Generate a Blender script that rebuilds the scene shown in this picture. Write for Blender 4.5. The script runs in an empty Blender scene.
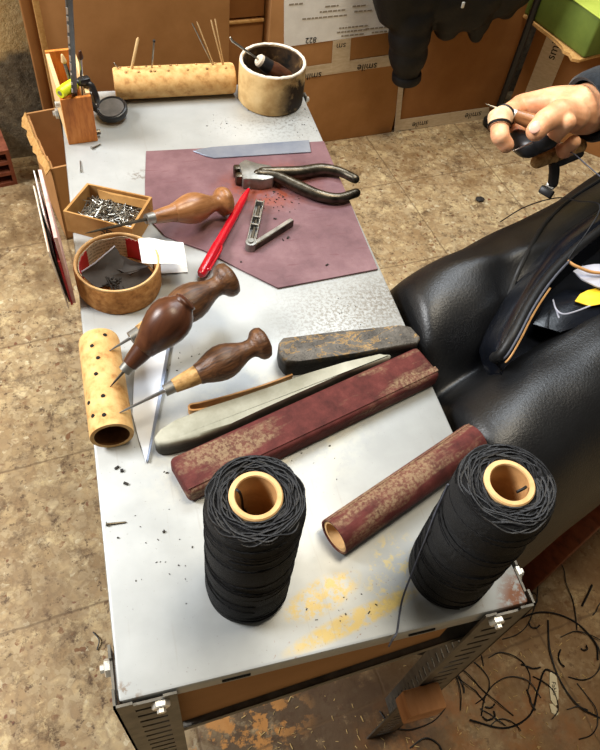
import bpy, bmesh, math, random
from mathutils import Vector, Matrix, noise
random.seed(7)
S = bpy.context.scene
COL = S.collection
V = Vector
T = 0.50                                   # height of the shelf top above the floor
# ------------------------------------------------------------------ camera
FPX = 693.74
yaw, pit, rol = -.382556, .648464, .162235
CM = Matrix.Rotation(yaw, 3, 'Z') @ Matrix.Rotation(pit, 3, 'X') @ Matrix.Rotation(rol, 3, 'Z')
CL = V((.042664, -.113621, .496573 + T))
cd = bpy.data.cameras.new('camera'); cam = bpy.data.objects.new('camera', cd); COL.objects.link(cam)
cam.matrix_world = Matrix.Translation(CL) @ CM.to_4x4()
cd.sensor_fit = 'HORIZONTAL'; cd.sensor_width = 36; cd.lens = FPX / 600 * 36
cd.clip_start = .02
S.camera = cam

def ray(px, py): return CM @ V(((px - 300) / FPX, -(py - 375) / FPX, -1))
def at(px, py, z):                          # point of the horizontal plane z seen at a spot of the photograph
    d = ray(px, py); return CL + d * ((z - CL.z) / d.z)
def A(px, py, h=0): return at(px, py, T + h)
def F(px, py, h=0): return at(px, py, h)
def D(px, py, depth): return CL + ray(px, py) * depth
def reach(px, py, p0, L, near=True):        # point on a line of sight at distance L from p0
    d = ray(px, py).normalized(); w = CL - p0; b = w.dot(d); c = w.dot(w) - L * L
    q = b * b - c
    q = math.sqrt(q) if q > 0 else 0
    return CL + d * (-b - q if near else -b + q)
BE = V((.99379, .11131, 0)); BN = V((-.11131, .99379, 0)); BD = V((.509, 1.252, 0)).dot(BN)
def B(px, py, off=0):                       # point of the upright plane of cartons
    d = ray(px, py); return CL + d * ((BD + off - CL.dot(BN)) / d.dot(BN))

# ------------------------------------------------------------------ materials
def lin(c): return tuple(((v / 255) / 12.92 if v / 255 <= .04045 else ((v / 255 + .055) / 1.055) ** 2.4) for v in c) + (1,)
class NT:
    def __init__(s, name):
        s.m = bpy.data.materials.new(name); s.m.use_nodes = True; s.t = s.m.node_tree
        s.b = s.t.nodes['Principled BSDF']; s.co = s.n('ShaderNodeTexCoord').outputs['Object']
    def n(s, k, **kw):
        x = s.t.nodes.new(k)
        for a, b in kw.items(): setattr(x, a, b)
        return x
    def l(s, a, b): s.t.links.new(a, b)
    def mapping(s, loc=(0,0,0), rot=(0,0,0), sc=(1,1,1), src=None, kind='POINT'):
        m = s.n('ShaderNodeMapping', vector_type=kind)
        m.inputs['Location'].default_value = loc; m.inputs['Rotation'].default_value = rot; m.inputs['Scale'].default_value = sc
        s.l(src or s.co, m.inputs['Vector']); return m.outputs[0]
    def noise(s, scale, det=4, rough=.6, src=None, dist=0):
        x = s.n('ShaderNodeTexNoise'); x.inputs['Scale'].default_value = scale; x.inputs['Detail'].default_value = det
        x.inputs['Roughness'].default_value = rough; x.inputs['Distortion'].default_value = dist; s.l(src or s.co, x.inputs['Vector']); return x.outputs['Fac']
    def voro(s, scale, feat='F1', src=None, out='Distance'):
        x = s.n('ShaderNodeTexVoronoi', feature=feat); x.inputs['Scale'].default_value = scale; s.l(src or s.co, x.inputs['Vector']); return x.outputs[out]
    def ramp(s, fac, stops, const=False):
        r = s.n('ShaderNodeValToRGB'); e = r.color_ramp.elements
        if const: r.color_ramp.interpolation = 'CONSTANT'
        while len(e) < len(stops): e.new(.5)
        for i, (p, c) in enumerate(stops):
            e[i].position = p; e[i].color = lin(c) if not isinstance(c, (int, float)) else (c, c, c, 1)
        s.l(fac, r.inputs[0]); return r.outputs[0]
    def mix(s, fac, a, b, mode='MIX'):
        x = s.n('ShaderNodeMix', data_type='RGBA', blend_type=mode)
        for sock, v in ((x.inputs[0], fac), (x.inputs[6], a), (x.inputs[7], b)):
            if isinstance(v, bpy.types.NodeSocket): s.l(v, sock)
            elif isinstance(v, (int, float)): sock.default_value = v
            else: sock.default_value = lin(v)
        return x.outputs[2]
    def math(s, op, a, b=0, clamp=False):
        x = s.n('ShaderNodeMath', operation=op, use_clamp=clamp)
        for i, v in enumerate((a, b)):
            if isinstance(v, bpy.types.NodeSocket): s.l(v, x.inputs[i])
            else: x.inputs[i].default_value = v
        return x.outputs[0]
    def blob(s, c, rot, sx, sy):               # soft elliptical patch in the object's own xy plane
        m = s.n('ShaderNodeVectorMath', operation='SUBTRACT'); s.l(s.co, m.inputs[0]); m.inputs[1].default_value = (c[0], c[1], 0)
        g = s.mapping(rot=(0,0,-rot), src=m.outputs[0]); g = s.mapping(sc=(1/sx, 1/sy, 0), src=g)
        q = s.n('ShaderNodeVectorMath', operation='LENGTH'); s.l(g, q.inputs[0])
        return s.math('SUBTRACT', 1, q.outputs['Value'], True)
    def bump(s, h, st=.3, d=.001):
        x = s.n('ShaderNodeBump'); x.inputs['Strength'].default_value = st; x.inputs['Distance'].default_value = d
        s.l(h, x.inputs['Height']); s.l(x.outputs[0], s.b.inputs['Normal'])
    def end(s, col, rough=.6, metal=0, spec=.5):
        if isinstance(col, bpy.types.NodeSocket): s.l(col, s.b.inputs['Base Color'])
        else: s.b.inputs['Base Color'].default_value = lin(col)
        if isinstance(rough, bpy.types.NodeSocket): s.l(rough, s.b.inputs['Roughness'])
        else: s.b.inputs['Roughness'].default_value = rough
        s.b.inputs['Metallic'].default_value = metal; s.b.inputs['Specular IOR Level'].default_value = spec
        return s.m
def mat(name, cols, scale=60, rough=.6, metal=0, spec=.4, stretch=(1,1,1), bump=0, bscale=None, bd=.001, dist=0, lo=.3, hi=.7, sheen=0):
    t = NT(name); src = t.mapping(sc=stretch)
    f = t.noise(scale, 5, .62, src, dist)
    k = len(cols)
    c = t.ramp(f, [(lo + (hi - lo) * i / max(1, k - 1), c) for i, c in enumerate(cols)]) if k > 1 else cols[0]
    if bump: t.bump(t.noise(bscale or scale * 2, 4, .6, src), bump, bd)
    if sheen: t.b.inputs['Sheen Weight'].default_value = sheen
    return t.end(c, rough, metal, spec)

M = {}
M['steel'] = mat('bright_steel', [(150,150,150),(205,205,203)], 90, .28, 1)
M['darksteel'] = mat('worn_dark_steel', [(40,37,32),(84,78,68),(110,102,90)], 70, .36, 1, bump=.15)
M['blade'] = mat('blade_steel', [(136,146,168),(164,172,188)], 25, .35, .8, stretch=(1,1,1))
M['glare_steel'] = mat('blade_painted_glare', [(222,226,232),(240,242,244)], 20, .45, 0)  # window reflection on the steel, painted as matte white
M['needle'] = mat('needle_steel', [(140,135,125),(190,186,176)], 90, .3, 1)
M['leg'] = mat('galvanised_angle', [(74,71,65),(98,94,86),(116,110,100)], 60, .5, .5, bump=.1)
M['bolt'] = mat('zinc_bolt', [(200,198,190),(238,236,228)], 200, .35, .6)
M['black'] = mat('black_plastic', [(20,20,22),(34,33,34)], 120, .38)
M['slot'] = mat('slot_shadow', [(16,15,14)], 1, .9)
M['wood'] = mat('awl_wood_dark', [(40,23,12),(84,53,30),(122,83,51)], 34, .4, 0, .45, (4,4,.7), .5, 150, .001, 1.5)
M['wood_red'] = mat('awl_wood_red', [(52,27,15),(76,42,24),(92,54,32)], 26, .34, 0, .4, (3,3,.6), .15, 120, .0005, 1)
M['wood_light'] = mat('awl_wood_honey', [(104,64,34),(146,98,58),(172,122,80)], 26, .34, 0, .5, (4,4,.6), .1, 120, .0004, 1)
M['wood_cork'] = mat('awl_neck_pale', [(60,38,18),(176,136,82),(206,170,116)], 150, .6, 0, .3, (1,1,.6), .4, 200, .0006)
M['wood_orange'] = mat('holder_wood', [(176,96,30),(206,124,48),(218,142,66)], 40, .5, 0, .4, (6,6,1), .1)
M['wood_pale'] = mat('pale_wood_edge', [(206,168,112),(228,196,146)], 60, .6, 0, .3, (6,6,1))
M['batten'] = mat('batten_wood', [(150,96,54),(196,140,92)], 40, .7, 0, .3, (1,.2,1), .2)
M['bench'] = mat('bench_wood', [(86,36,18),(120,56,30),(132,70,40)], 24, .55, 0, .4, (.4,3,3), .1)
M['cardboard'] = mat('cardboard', [(164,118,72),(182,134,86)], 14, .85, 0, .2, (1,1,1), .06, 300)
M['cardboard_dark'] = mat('cardboard_darker', [(138,92,50),(154,106,60)], 14, .85, 0, .2, (1,1,1), .06, 300)
M['cardboard_edge'] = mat('cardboard_edge', [(176,128,72),(206,164,104)], 160, .9, 0, .2)
M['cardboard_small'] = mat('thin_cardboard', [(150,108,58),(186,144,88)], 40, .8, 0, .2, bump=.1)
M['cork'] = mat('cork_bark', [(150,100,52),(206,160,100),(222,184,124)], 110, .75, 0, .25, bump=.4, bscale=220, lo=.22)
M['bark'] = mat('tray_bark', [(104,66,32),(164,112,60),(190,140,82)], 130, .8, 0, .2, bump=.5, bscale=240, lo=.25)
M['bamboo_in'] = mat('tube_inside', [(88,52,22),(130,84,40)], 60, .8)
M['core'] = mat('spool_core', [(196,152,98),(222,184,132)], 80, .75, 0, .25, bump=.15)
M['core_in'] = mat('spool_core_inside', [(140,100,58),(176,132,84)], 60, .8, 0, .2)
M['paper'] = mat('white_paper', [(228,226,222),(244,243,240)], 30, .8, 0, .2)
M['paper_dirty'] = mat('aged_paper', [(206,190,168),(232,222,206)], 40, .85, 0, .2)
M['pink'] = mat('pink_paper', [(206,150,140),(232,206,196)], 90, .85, 0, .2)
M['redcard'] = mat('red_card', [(150,14,26),(184,30,40)], 50, .5)
M['redpen'] = mat('red_pen_plastic', [(196,14,34),(210,22,40)], 20, .22, 0, .6)
M['redpen2'] = mat('red_pen_cap', [(170,8,26),(186,14,32)], 20, .2, 0, .6)
M['yellow'] = mat('fluorescent_plastic', [(204,214,24),(222,228,40)], 40, .35)
M['yellow_label'] = mat('yellow_label', [(240,182,10),(250,206,60)], 60, .5)
M['green'] = mat('green_box', [(88,104,40),(104,120,48)], 20, .7, 0, .3, bump=.1)
M['green_light'] = mat('green_box_light', [(168,184,70),(184,198,84)], 20, .7)
M['ink'] = mat('dark_ink', [(34,28,24)], 1, .8)
M['ink_grey'] = mat('grey_ink', [(150,140,126)], 1, .8)
M['tape'] = mat('packing_tape', [(186,164,132),(208,190,162)], 60, .35, 0, .5, (1,1,4))
M['tape_white'] = mat('finger_tape', [(206,170,130),(226,196,158)], 200, .8, 0, .2, bump=.2)
M['leather_black'] = mat('apron_leather', [(4,4,6),(11,12,14)], 40, .42, 0, .6, bump=.38, bscale=420, bd=.001)
M['leather_shoe'] = mat('shoe_leather', [(9,11,16),(17,20,28)], 30, .22, 0, .6, bump=.1, bscale=200)
M['welt'] = mat('shoe_welt', [(12,12,13),(20,20,21)], 90, .5, bump=.3)
M['lining'] = mat('shoe_lining', [(150,150,162),(186,186,196)], 30, .6)
M['scrap'] = mat('leather_scrap', [(44,38,34),(62,55,50)], 60, .6, bump=.2)
M['thread'] = mat('waxed_thread', [(6,6,7),(20,20,22)], 600, .5, 0, .35)
M['strand'] = mat('highlit_strands', [(5,5,6),(20,20,22),(46,46,49)], 700, .5, 0, .3)  # lighter than the thread: grey highlights painted on the spool tops
M['thread_grey'] = mat('grey_thread', [(60,62,72),(84,86,96)], 300, .6)
M['tan'] = mat('tan_leather', [(176,124,70),(206,158,100)], 60, .6)
M['knit'] = mat('dark_knit', [(18,22,27),(36,42,49)], 240, .9, 0, .2, (1,1,1), .5, 420, .001, sheen=.15)
M['denim'] = mat('blue_denim', [(8,11,28),(15,20,44)], 400, .9, 0, .2, bump=.2)
M['puffer'] = mat('jacket_nylon', [(5,5,6),(10,10,12)], 30, .55, 0, .3, bump=.35, bscale=60, bd=.004)
M['brick'] = mat('terracotta', [(104,56,40),(140,82,60)], 60, .9, 0, .2, bump=.3)
M['brick_in'] = mat('brick_hole_shade', [(30,16,12)], 1, .9)
M['crumb'] = mat('dark_crumbs', [(20,18,16),(50,44,38)], 100, .8)
M['straw'] = mat('pale_chips', [(150,118,66),(206,178,120)], 100, .8)
M['scraplabel'] = mat('white_plastic_scrap', [(206,194,160),(226,216,188)], 80, .6)
M['wax'] = mat('dull_metal', [(120,118,112),(160,158,152)], 80, .45, .8)
M['glue_pot_in'] = mat('glue_dark', [(24,18,12),(70,50,30),(150,116,70)], 60, .6, lo=.35, hi=.75, bump=.5)

def skinmat():
    t = NT('skin'); n = t.noise(45, 4); c = t.ramp(n, [(.3, (204,138,98)), (.55, (228,170,128)), (.75, (238,188,148))])
    t.b.inputs['Subsurface Weight'].default_value = .15; t.b.inputs['Subsurface Radius'].default_value = (.01,.004,.002); t.b.inputs['Subsurface Scale'].default_value = .3
    t.bump(t.noise(320, 4), .25, .0008); return t.end(c, .45, 0, .4)
M['skin'] = skinmat()
M['nail'] = mat('finger_nail', [(222,166,146),(236,188,168)], 60, .3)

def potmat():
    t = NT('stained_pot'); base = t.ramp(t.noise(50), [(.3, (176,136,82)), (.6, (212,178,122)), (.8, (222,192,140))])
    n = t.math('MULTIPLY', t.noise(28, 5, .7), t.math('ADD', t.math('MULTIPLY', t.noise(9, 2), 1.0), .2))
    m = t.ramp(t.math('ADD', n, t.math('MULTIPLY', t.n('ShaderNodeSeparateXYZ').outputs[0], 0)), [(.33, 0), (.46, 1)])
    sx = t.n('ShaderNodeSeparateXYZ'); t.l(t.co, sx.inputs[0])
    side = t.math('MULTIPLY', t.math('ADD', sx.outputs[0], .012), 26, True)
    k = t.math('MULTIPLY', t.math('ADD', m, t.math('MULTIPLY', t.noise(70, 4, .7), .8)), side, True)
    c = t.mix(k, base, (44,32,20)); t.bump(t.noise(160, 4), .35, .001); return t.end(c, .7, 0, .25)
M['pot'] = potmat()

def floormat():
    t = NT('terrazzo_floor')
    g = t.mapping(rot=(0,0,-math.radians(6.39)))
    d1 = t.noise(60, 3)
    warp = t.n('ShaderNodeVectorMath', operation='ADD'); t.l(g, warp.inputs[0])
    nz = t.n('ShaderNodeTexNoise'); nz.inputs['Scale'].default_value = 55; nz.inputs['Detail'].default_value = 3; t.l(g, nz.inputs['Vector'])
    sc = t.n('ShaderNodeVectorMath', operation='SCALE'); sc.inputs['Scale'].default_value = .016; t.l(nz.outputs['Color'], sc.inputs[0]); t.l(sc.outputs[0], warp.inputs[1])
    chip = t.ramp(t.voro(58, 'F1', warp.outputs[0], 'Color'), [(0, (132,106,74)), (.25, (170,144,104)), (.5, (188,164,122)), (.72, (150,124,88)), (.9, (206,186,146))])
    gaps = t.ramp(t.voro(58, 'DISTANCE_TO_EDGE', warp.outputs[0]), [(.02, 1), (.2, 0)])
    c = t.mix(t.math('MULTIPLY', gaps, .7), chip, (146,124,92))
    chip2 = t.ramp(t.voro(150, 'F1', warp.outputs[0], 'Color'), [(0, (116,74,44)), (.14, (176,156,120)), (.5, (156,134,98)), (.84, (206,192,158)), (.92, (92,66,42))], True)
    c = t.mix(t.ramp(t.noise(38, 4), [(.44, 0), (.56, .85)]), c, chip2)
    c = t.mix(t.ramp(t.noise(5, 5, .7), [(.42, 0), (.7, .5)]), c, (116,84,48))
    red = t.ramp(t.voro(60, 'F1', warp.outputs[0]), [(.12, 1), (.18, 0)])
    c = t.mix(t.math('MULTIPLY', red, t.ramp(t.noise(24, 2), [(.52, 0), (.58, .85)])), c, (104,54,32))
    c = t.mix(t.ramp(t.noise(17, 7, .8), [(.52, 0), (.64, .85)]), c, (84,62,40))
    c = t.mix(t.ramp(t.noise(70, 5, .75), [(.57, 0), (.63, .8)]), c, (70,48,30))
    c = t.mix(t.ramp(t.noise(26, 6, .8, warp.outputs[0]), [(.55, 0), (.63, .62)]), c, (206,184,138))
    def patch(p, rx, ry, amt, col, n0=.42, n1=.6, sc=14, rot=0):
        nonlocal c
        m = t.math('MULTIPLY', t.ramp(t.blob((p.x, p.y), rot, rx, ry), [(.0, 0), (.45, 1)]), t.ramp(t.noise(sc, 5, .7), [(n0, 0), (n1, 1)]))
        c = t.mix(t.math('MULTIPLY', m, amt), c, col)
    patch(F(540, 660), .42, .30, .75, (112,80,46), .3, .52, 12)       # broad mottled brown tone by the bench
    patch(F(320, 745), .22, .14, .9, (66,46,28), .3, .45, 16)
    patch(F(480, 735), .2, .1, .7, (140,90,44), .45, .6, 22)
    patch(F(230, 730), .12, .06, .8, (180,124,62), .5, .55, 26)
    patch(F(40, 230), .16, .26, .7, (92,70,44), .36, .56, 15)
    patch(F(30, 560), .14, .2, .5, (112,88,60), .44, .6, 13)
    patch(F(430, 170), .3, .12, .6, (110,78,42), .44, .6, 13)
    # joints between tiles
    tile = .25
    gx = t.n('ShaderNodeSeparateXYZ'); t.l(g, gx.inputs[0])
    wob = t.math('MULTIPLY', t.math('SUBTRACT', t.noise(40, 3), .5), .006)
    def joint(s, off):
        f = t.math('FRACT', t.math('ADD', t.math('DIVIDE', t.math('ADD', s, wob), tile), off))
        return t.math('ABSOLUTE', t.math('SUBTRACT', f, .5))
    j = t.math('MINIMUM', joint(gx.outputs[0], JX), joint(gx.outputs[1], JY))
    jm = t.ramp(j, [(.003, .6), (.009, 0)])
    c = t.mix(jm, c, (84,62,38))
    t.bump(t.math('SUBTRACT', t.noise(90, 4), t.math('MULTIPLY', jm, .8)), .25, .002)
    return t.end(c, t.ramp(t.noise(18, 4), [(.3, .45), (.7, .75)]), 0, .35)
_r = Matrix.Rotation(-math.radians(6.39), 3, 'Z')
_p = _r @ F(410, 200); _q = _r @ F(440, 175); JX = .5 - _p.x / .25; JY = .5 - _q.y / .25
M['floor'] = floormat()

def wallmat():
    t = NT('old_plaster'); sp = t.n('ShaderNodeSeparateXYZ'); t.l(t.co, sp.inputs[0])
    pl = t.ramp(t.noise(20, 5, .7), [(.3, (196,166,112)), (.6, (222,198,148)), (.8, (232,212,168))])
    ce = t.ramp(t.noise(42, 6, .75), [(.3, (72,64,52)), (.5, (116,106,88)), (.72, (156,144,118))])
    m = t.ramp(t.math('ADD', t.math('MULTIPLY', sp.outputs[2], 4), t.math('MULTIPLY', t.noise(14, 5, .7), .9)), [(.0, 0), (1, 1)])
    k = t.ramp(t.math('ADD', sp.outputs[2], t.math('MULTIPLY', t.noise(13, 5, .7), .12)), [(.28, 0), (.31, 1)])
    t.bump(t.noise(40, 6, .75), .7, .012); return t.end(t.mix(k, ce, pl), .9, 0, .2)
M['wall'] = wallmat()

def topmat():
    t = NT('painted_shelf_metal')
    c = t.ramp(t.noise(9, 5, .6), [(.3, (150,152,150)), (.55, (167,169,167)), (.75, (182,184,182))])
    def add(m, col):
        nonlocal c; c = t.mix(m, c, col)
    def spot(p, rot, sx, sy, col, amt, n0, n1, sc, edge=.35):
        m = t.math('MULTIPLY', t.ramp(t.blob((p.x, p.y), rot, sx, sy), [(0, 0), (edge, 1)]), t.ramp(t.noise(sc, 5, .7), [(n0, 0), (n1, amt)]))
        add(m, col)
    spot(A(345, 320), .2, .085, .075, (120,112,98), .75, .47, .56, 330, .8)     # worn, speckled paint by the block
    spot(A(385, 300), .2, .05, .05, (108,98,84), .7, .45, .55, 300, .8)
    spot(A(285, 120), .2, .07, .055, (84,72,58), .6, .5, .6, 260, .9)      # glue dust by the pot
    spot(A(222, 125), .2, .04, .03, (84,72,58), .6, .58, .64, 300, .9)
    spot(A(355, 620), .21, .062, .0085, (190,162,80), .85, .36, .52, 120)      # dried yellow glue
    spot(A(322, 596), .3, .036, .014, (190,162,80), .85, .43, .56, 140)
    spot(A(390, 572), 1.0, .04, .02, (208,184,104), .6, .5, .6, 120)
    spot(A(340, 618), .21, .07, .035, (120,72,30), .9, .63, .68, 300)
    spot(A(265, 430), .3, .12, .08, (214,206,176), .6, .45, .6, 40, .8)
    spot(A(490, 575), .5, .06, .05, (120,84,56), .7, .62, .68, 150, .8)
    spot(V((.297, .003, 0)), .9, .03, .022, (128,78,48), .9, .4, .5, 120, .5)  # rust in the corner
    spot(V((.004, .002, 0)), .9, .014, .014, (120,100,80), .8, .52, .6, 120, .5)
    spot(A(140, 175), .2, .02, .012, (110,100,90), .7, .5, .56, 180, .6)
    sp = t.ramp(t.noise(420, 3, .6), [(.68, 0), (.72, .6)]); add(sp, (110,100,88))
    sc = t.mapping(rot=(0,0,.6), sc=(30, 2, 1)); add(t.ramp(t.noise(9, 3, .5, sc), [(.66, 0), (.72, .18)]), (140,132,120))
    t.bump(t.noise(30, 3), .05, .002)
    return t.end(c, t.ramp(t.noise(14, 4), [(.3, .32), (.7, .5)]), .15, .5)
M['top'] = topmat()

def hide():
    t = NT('purple_leather')
    c = t.ramp(t.noise(16, 6, .7), [(.3, (92,62,66)), (.5, (112,80,84)), (.7, (130,98,101))])
    p = A(268, 188)
    m = t.math('MULTIPLY', t.ramp(t.blob((p.x, p.y), .2, .075, .05), [(.05, 0), (.6, 1)]), t.ramp(t.noise(70, 5, .7), [(.36, 0), (.6, .9)]))
    c = t.mix(m, c, (136,62,36))
    sc = t.mapping(rot=(0,0,-.5), sc=(6, 40, 1)); c = t.mix(t.ramp(t.noise(6, 3, .5, sc, .6), [(.64, 0), (.70, .5)]), c, (96,54,58))
    t.bump(t.noise(260, 4), .3, .0006); return t.end(c, .5, 0, .35)
M['hide'] = hide()

def sandmat():
    t = NT('worn_red_sandpaper'); src = t.mapping(sc=(1,1,.22))
    c = t.ramp(t.noise(60, 5, .7), [(.3, (62,25,22)), (.6, (92,42,38)), (.8, (110,60,54))])
    m = t.math('MULTIPLY', t.ramp(t.noise(44, 5, .6, src), [(.5, 0), (.6, 1)]), t.ramp(t.noise(420, 3), [(.4, .2), (.6, 1)]))
    c = t.mix(t.math('MULTIPLY', m, .8), c, (140,118,90)); t.bump(t.noise(700, 3), .5, .0006); return t.end(c, .75, 0, .25)
M['sand'] = sandmat()
def stonemat():
    t = NT('whetstone'); c = t.ramp(t.noise(22, 5, .65), [(.3, (134,132,114)), (.55, (164,162,146)), (.75, (182,180,164))])
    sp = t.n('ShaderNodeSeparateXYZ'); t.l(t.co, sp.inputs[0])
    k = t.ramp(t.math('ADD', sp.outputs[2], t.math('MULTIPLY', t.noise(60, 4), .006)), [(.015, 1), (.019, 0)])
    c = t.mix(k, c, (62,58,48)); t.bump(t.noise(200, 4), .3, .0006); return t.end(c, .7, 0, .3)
M['stone'] = stonemat()
def slabmat():
    t = NT('cracked_black_slab'); sp = t.n('ShaderNodeSeparateXYZ'); t.l(t.co, sp.inputs[0])
    top = t.ramp(t.noise(46, 6, .7), [(.3, (54,50,46)), (.5, (92,87,80)), (.72, (122,116,108))])
    cr = t.ramp(t.noise(26, 5, .7, t.mapping(sc=(1,2.2,1)), .5), [(.47, 0), (.495, 1), (.52, 0)])
    gold = t.ramp(t.noise(22, 4, .6), [(.45, (150,118,66)), (.6, (190,150,84))])
    top = t.mix(cr, top, gold); top = t.mix(t.ramp(t.noise(50, 4, .6, None, 2), [(.5, 0), (.515, .9), (.53, 0)]), top, (20,16,12))
    k = t.ramp(t.math('ADD', sp.outputs[2], t.math('MULTIPLY', t.noise(80, 3), .003)), [(.0185, 0), (.0205, 1)])
    t.bump(t.noise(60, 5, .7), .6, .003); return t.end(t.mix(k, (22,20,18), top), .6, 0, .35)
M['slab'] = slabmat()
def windmat():
    t = NT('waxed_thread_winding')
    s1 = t.mapping(rot=(0,0,0)); w = t.n('ShaderNodeTexWave', wave_type='BANDS', bands_direction='Z'); w.inputs['Scale'].default_value = 300; w.inputs['Distortion'].default_value = 6; w.inputs['Detail'].default_value = 3; t.l(s1, w.inputs['Vector'])
    c = t.ramp(w.outputs['Fac'], [(.2, (3,3,4)), (.8, (10,10,11))]); t.bump(w.outputs['Fac'], .6, .001)
    t.b.inputs['Sheen Weight'].default_value = .03
    return t.end(c, .7, 0, .16)
M['wind'] = windmat()
def newsmat():
    t = NT('newsprint_lining'); sp = t.n('ShaderNodeSeparateXYZ'); t.l(t.co, sp.inputs[0])
    w = t.math('FRACT', t.math('MULTIPLY', sp.outputs[2], 260)); ln = t.math('MULTIPLY', t.ramp(w, [(.45, 0), (.5, 1)]), t.ramp(t.noise(500, 2), [(.45, 0), (.5, 1)]))
    c = t.mix(t.math('MULTIPLY', ln, .5), (206,192,166), (70,60,50)); return t.end(c, .85, 0, .2)
M['news'] = newsmat()

# ------------------------------------------------------------------ geometry helpers
WM = {}
def thing(name, label, cat, loc=(0,0,0), group=None, mw=None):
    o = bpy.data.objects.new(name, None); COL.objects.link(o)
    m = mw if mw else Matrix.Translation(V(loc)); o.matrix_world = m; WM[o] = m.copy(); o.empty_display_size = .02
    o['label'] = label; o['category'] = cat
    if group: o['group'] = group
    return o
def obj(name, bm, m, parent=None, loc=None, label=None, cat=None, group=None, kind=None, smooth=35, mw=None):
    base = WM[parent] if parent else (mw if mw else Matrix.Translation(V(loc or (0,0,0))))
    bm.transform(base.inverted())
    bmesh.ops.recalc_face_normals(bm, faces=bm.faces)
    me = bpy.data.meshes.new(name); bm.to_mesh(me); bm.free()
    for p in me.polygons: p.use_smooth = True
    if smooth < 180: me.set_sharp_from_angle(angle=math.radians(smooth))
    for mm in (m if isinstance(m, (list, tuple)) else [m]): me.materials.append(mm)
    o = bpy.data.objects.new(name, me); COL.objects.link(o)
    if parent: o.parent = parent; WM[o] = base
    else: o.matrix_world = base; WM[o] = base.copy()
    if label: o['label'] = label
    if cat: o['category'] = cat
    if group: o['group'] = group
    if kind: o['kind'] = kind
    return o
def dup(root, mw, label=None, group=None):
    r = root.copy(); COL.objects.link(r); r.matrix_world = mw; WM[r] = mw.copy()
    if label: r['label'] = label
    if group: r['group'] = group
    for ch in list(root.children):
        c = ch.copy(); COL.objects.link(c); c.parent = r
        for g in list(ch.children):
            d = g.copy(); COL.objects.link(d); d.parent = c
    return r
def NB(): return bmesh.new()
def frame(p0, p1, up=(0,0,1)):              # local Z runs p0 -> p1, local Y leans to up
    z = (V(p1) - V(p0)).normalized(); u = V(up)
    x = u.cross(z)
    if x.length < 1e-4: x = V((1,0,0)).cross(z)
    x.normalize(); y = z.cross(x)
    m = Matrix((x, y, z)).transposed().to_4x4(); m.translation = V(p0); return m
def box(bm, c, s, mw=None, bev=0, seg=2):
    r = bmesh.ops.create_cube(bm, size=1); vs = r['verts']
    m = Matrix.Translation(V(c)) @ Matrix.Diagonal((s[0], s[1], s[2], 1))
    bmesh.ops.transform(bm, matrix=m, verts=vs)
    if bev:
        es = list({e for v in vs for e in v.link_edges})
        q = bmesh.ops.bevel(bm, geom=es, offset=bev, segments=seg, affect='EDGES', profile=.5); vs = list({v for f in q['faces'] for v in f.verts} | {v for v in vs if v.is_valid})
    if mw: bmesh.ops.transform(bm, matrix=mw, verts=vs)
    return vs
def lathe(bm, prof, mw=None, seg=32, closed=False, wob=0):
    rings = []; new = []
    for i, (z, r) in enumerate(prof):
        if r < 1e-6: v = bm.verts.new((0,0,z)); rings.append([v]); new.append(v); continue
        ring = []
        for k in range(seg):
            a = 2*math.pi*k/seg; rr = r * (1 + (wob * noise.noise(V((math.cos(a)*1.3, math.sin(a)*1.3, z*40))) if wob else 0))
            ring.append(bm.verts.new((rr*math.cos(a), rr*math.sin(a), z)))
        rings.append(ring); new += ring
    n = len(rings)
    for i in range(n if closed else n - 1):
        a, b = rings[i], rings[(i + 1) % n]
        for k in range(seg):
            k2 = (k + 1) % seg
            if len(a) == 1 and len(b) == 1: break
            if len(a) == 1: bm.faces.new((a[0], b[k], b[k2]))
            elif len(b) == 1: bm.faces.new((a[k], a[k2], b[0]))
            else: bm.faces.new((a[k], a[k2], b[k2], b[k]))
    if not closed:
        for e in (rings[0], rings[-1]):
            if len(e) > 1: bm.faces.new(e)
    if mw: bmesh.ops.transform(bm, matrix=mw, verts=new)
    return new
def spl(pts, n=8):                          # Catmull-Rom through points
    P = [V(p) for p in pts]; P = [P[0]*2 - P[1]] + P + [P[-1]*2 - P[-2]]; out = []
    for i in range(1, len(P) - 2):
        for k in range(n):
            t = k / n; a, b, c, d = P[i-1], P[i], P[i+1], P[i+2]
            out.append(.5*((2*b) + (c - a)*t + (2*a - 5*b + 4*c - d)*t*t + (3*b - a - 3*c + d)*t**3))
    out.append(P[-2]); return out
def tube(bm, pts, r, seg=8, cap='flat', flat=1):
    pts = [V(p) for p in pts]; n = len(pts); R = r if isinstance(r, (list, tuple)) else [r]*n
    if cap == 'round':
        a = (pts[0] - pts[1]).normalized(); b = (pts[-1] - pts[-2]).normalized(); q = [(.0, 1), (.5, .866), (.866, .5), (.985, .17)]
        pre = [(pts[0] + a*R[0]*s, R[0]*c) for s, c in q[1:]][::-1]; post = [(pts[-1] + b*R[-1]*s, R[-1]*c) for s, c in q[1:]]
        pts = [p for p, _ in pre] + pts + [p for p, _ in post]; R = [x for _, x in pre] + list(R) + [x for _, x in post]; n = len(pts)
    rings = []; up = None
    for i in range(n):
        t = (pts[min(i+1, n-1)] - pts[max(i-1, 0)]).normalized()
        if up is None: up = t.orthogonal().normalized()
        up = (up - t*up.dot(t)); up = up.normalized() if up.length > 1e-6 else t.orthogonal().normalized(); w = t.cross(up)
        rings.append([bm.verts.new(pts[i] + (up*math.cos(2*math.pi*k/seg) + w*math.sin(2*math.pi*k/seg)*flat)*R[i]) for k in range(seg)])
    for a, b in zip(rings, rings[1:]):
        for k in range(seg): bm.faces.new((a[k], a[(k+1) % seg], b[(k+1) % seg], b[k]))
    bm.faces.new(rings[0]); bm.faces.new(rings[-1])
    return [v for q in rings for v in q]
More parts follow.
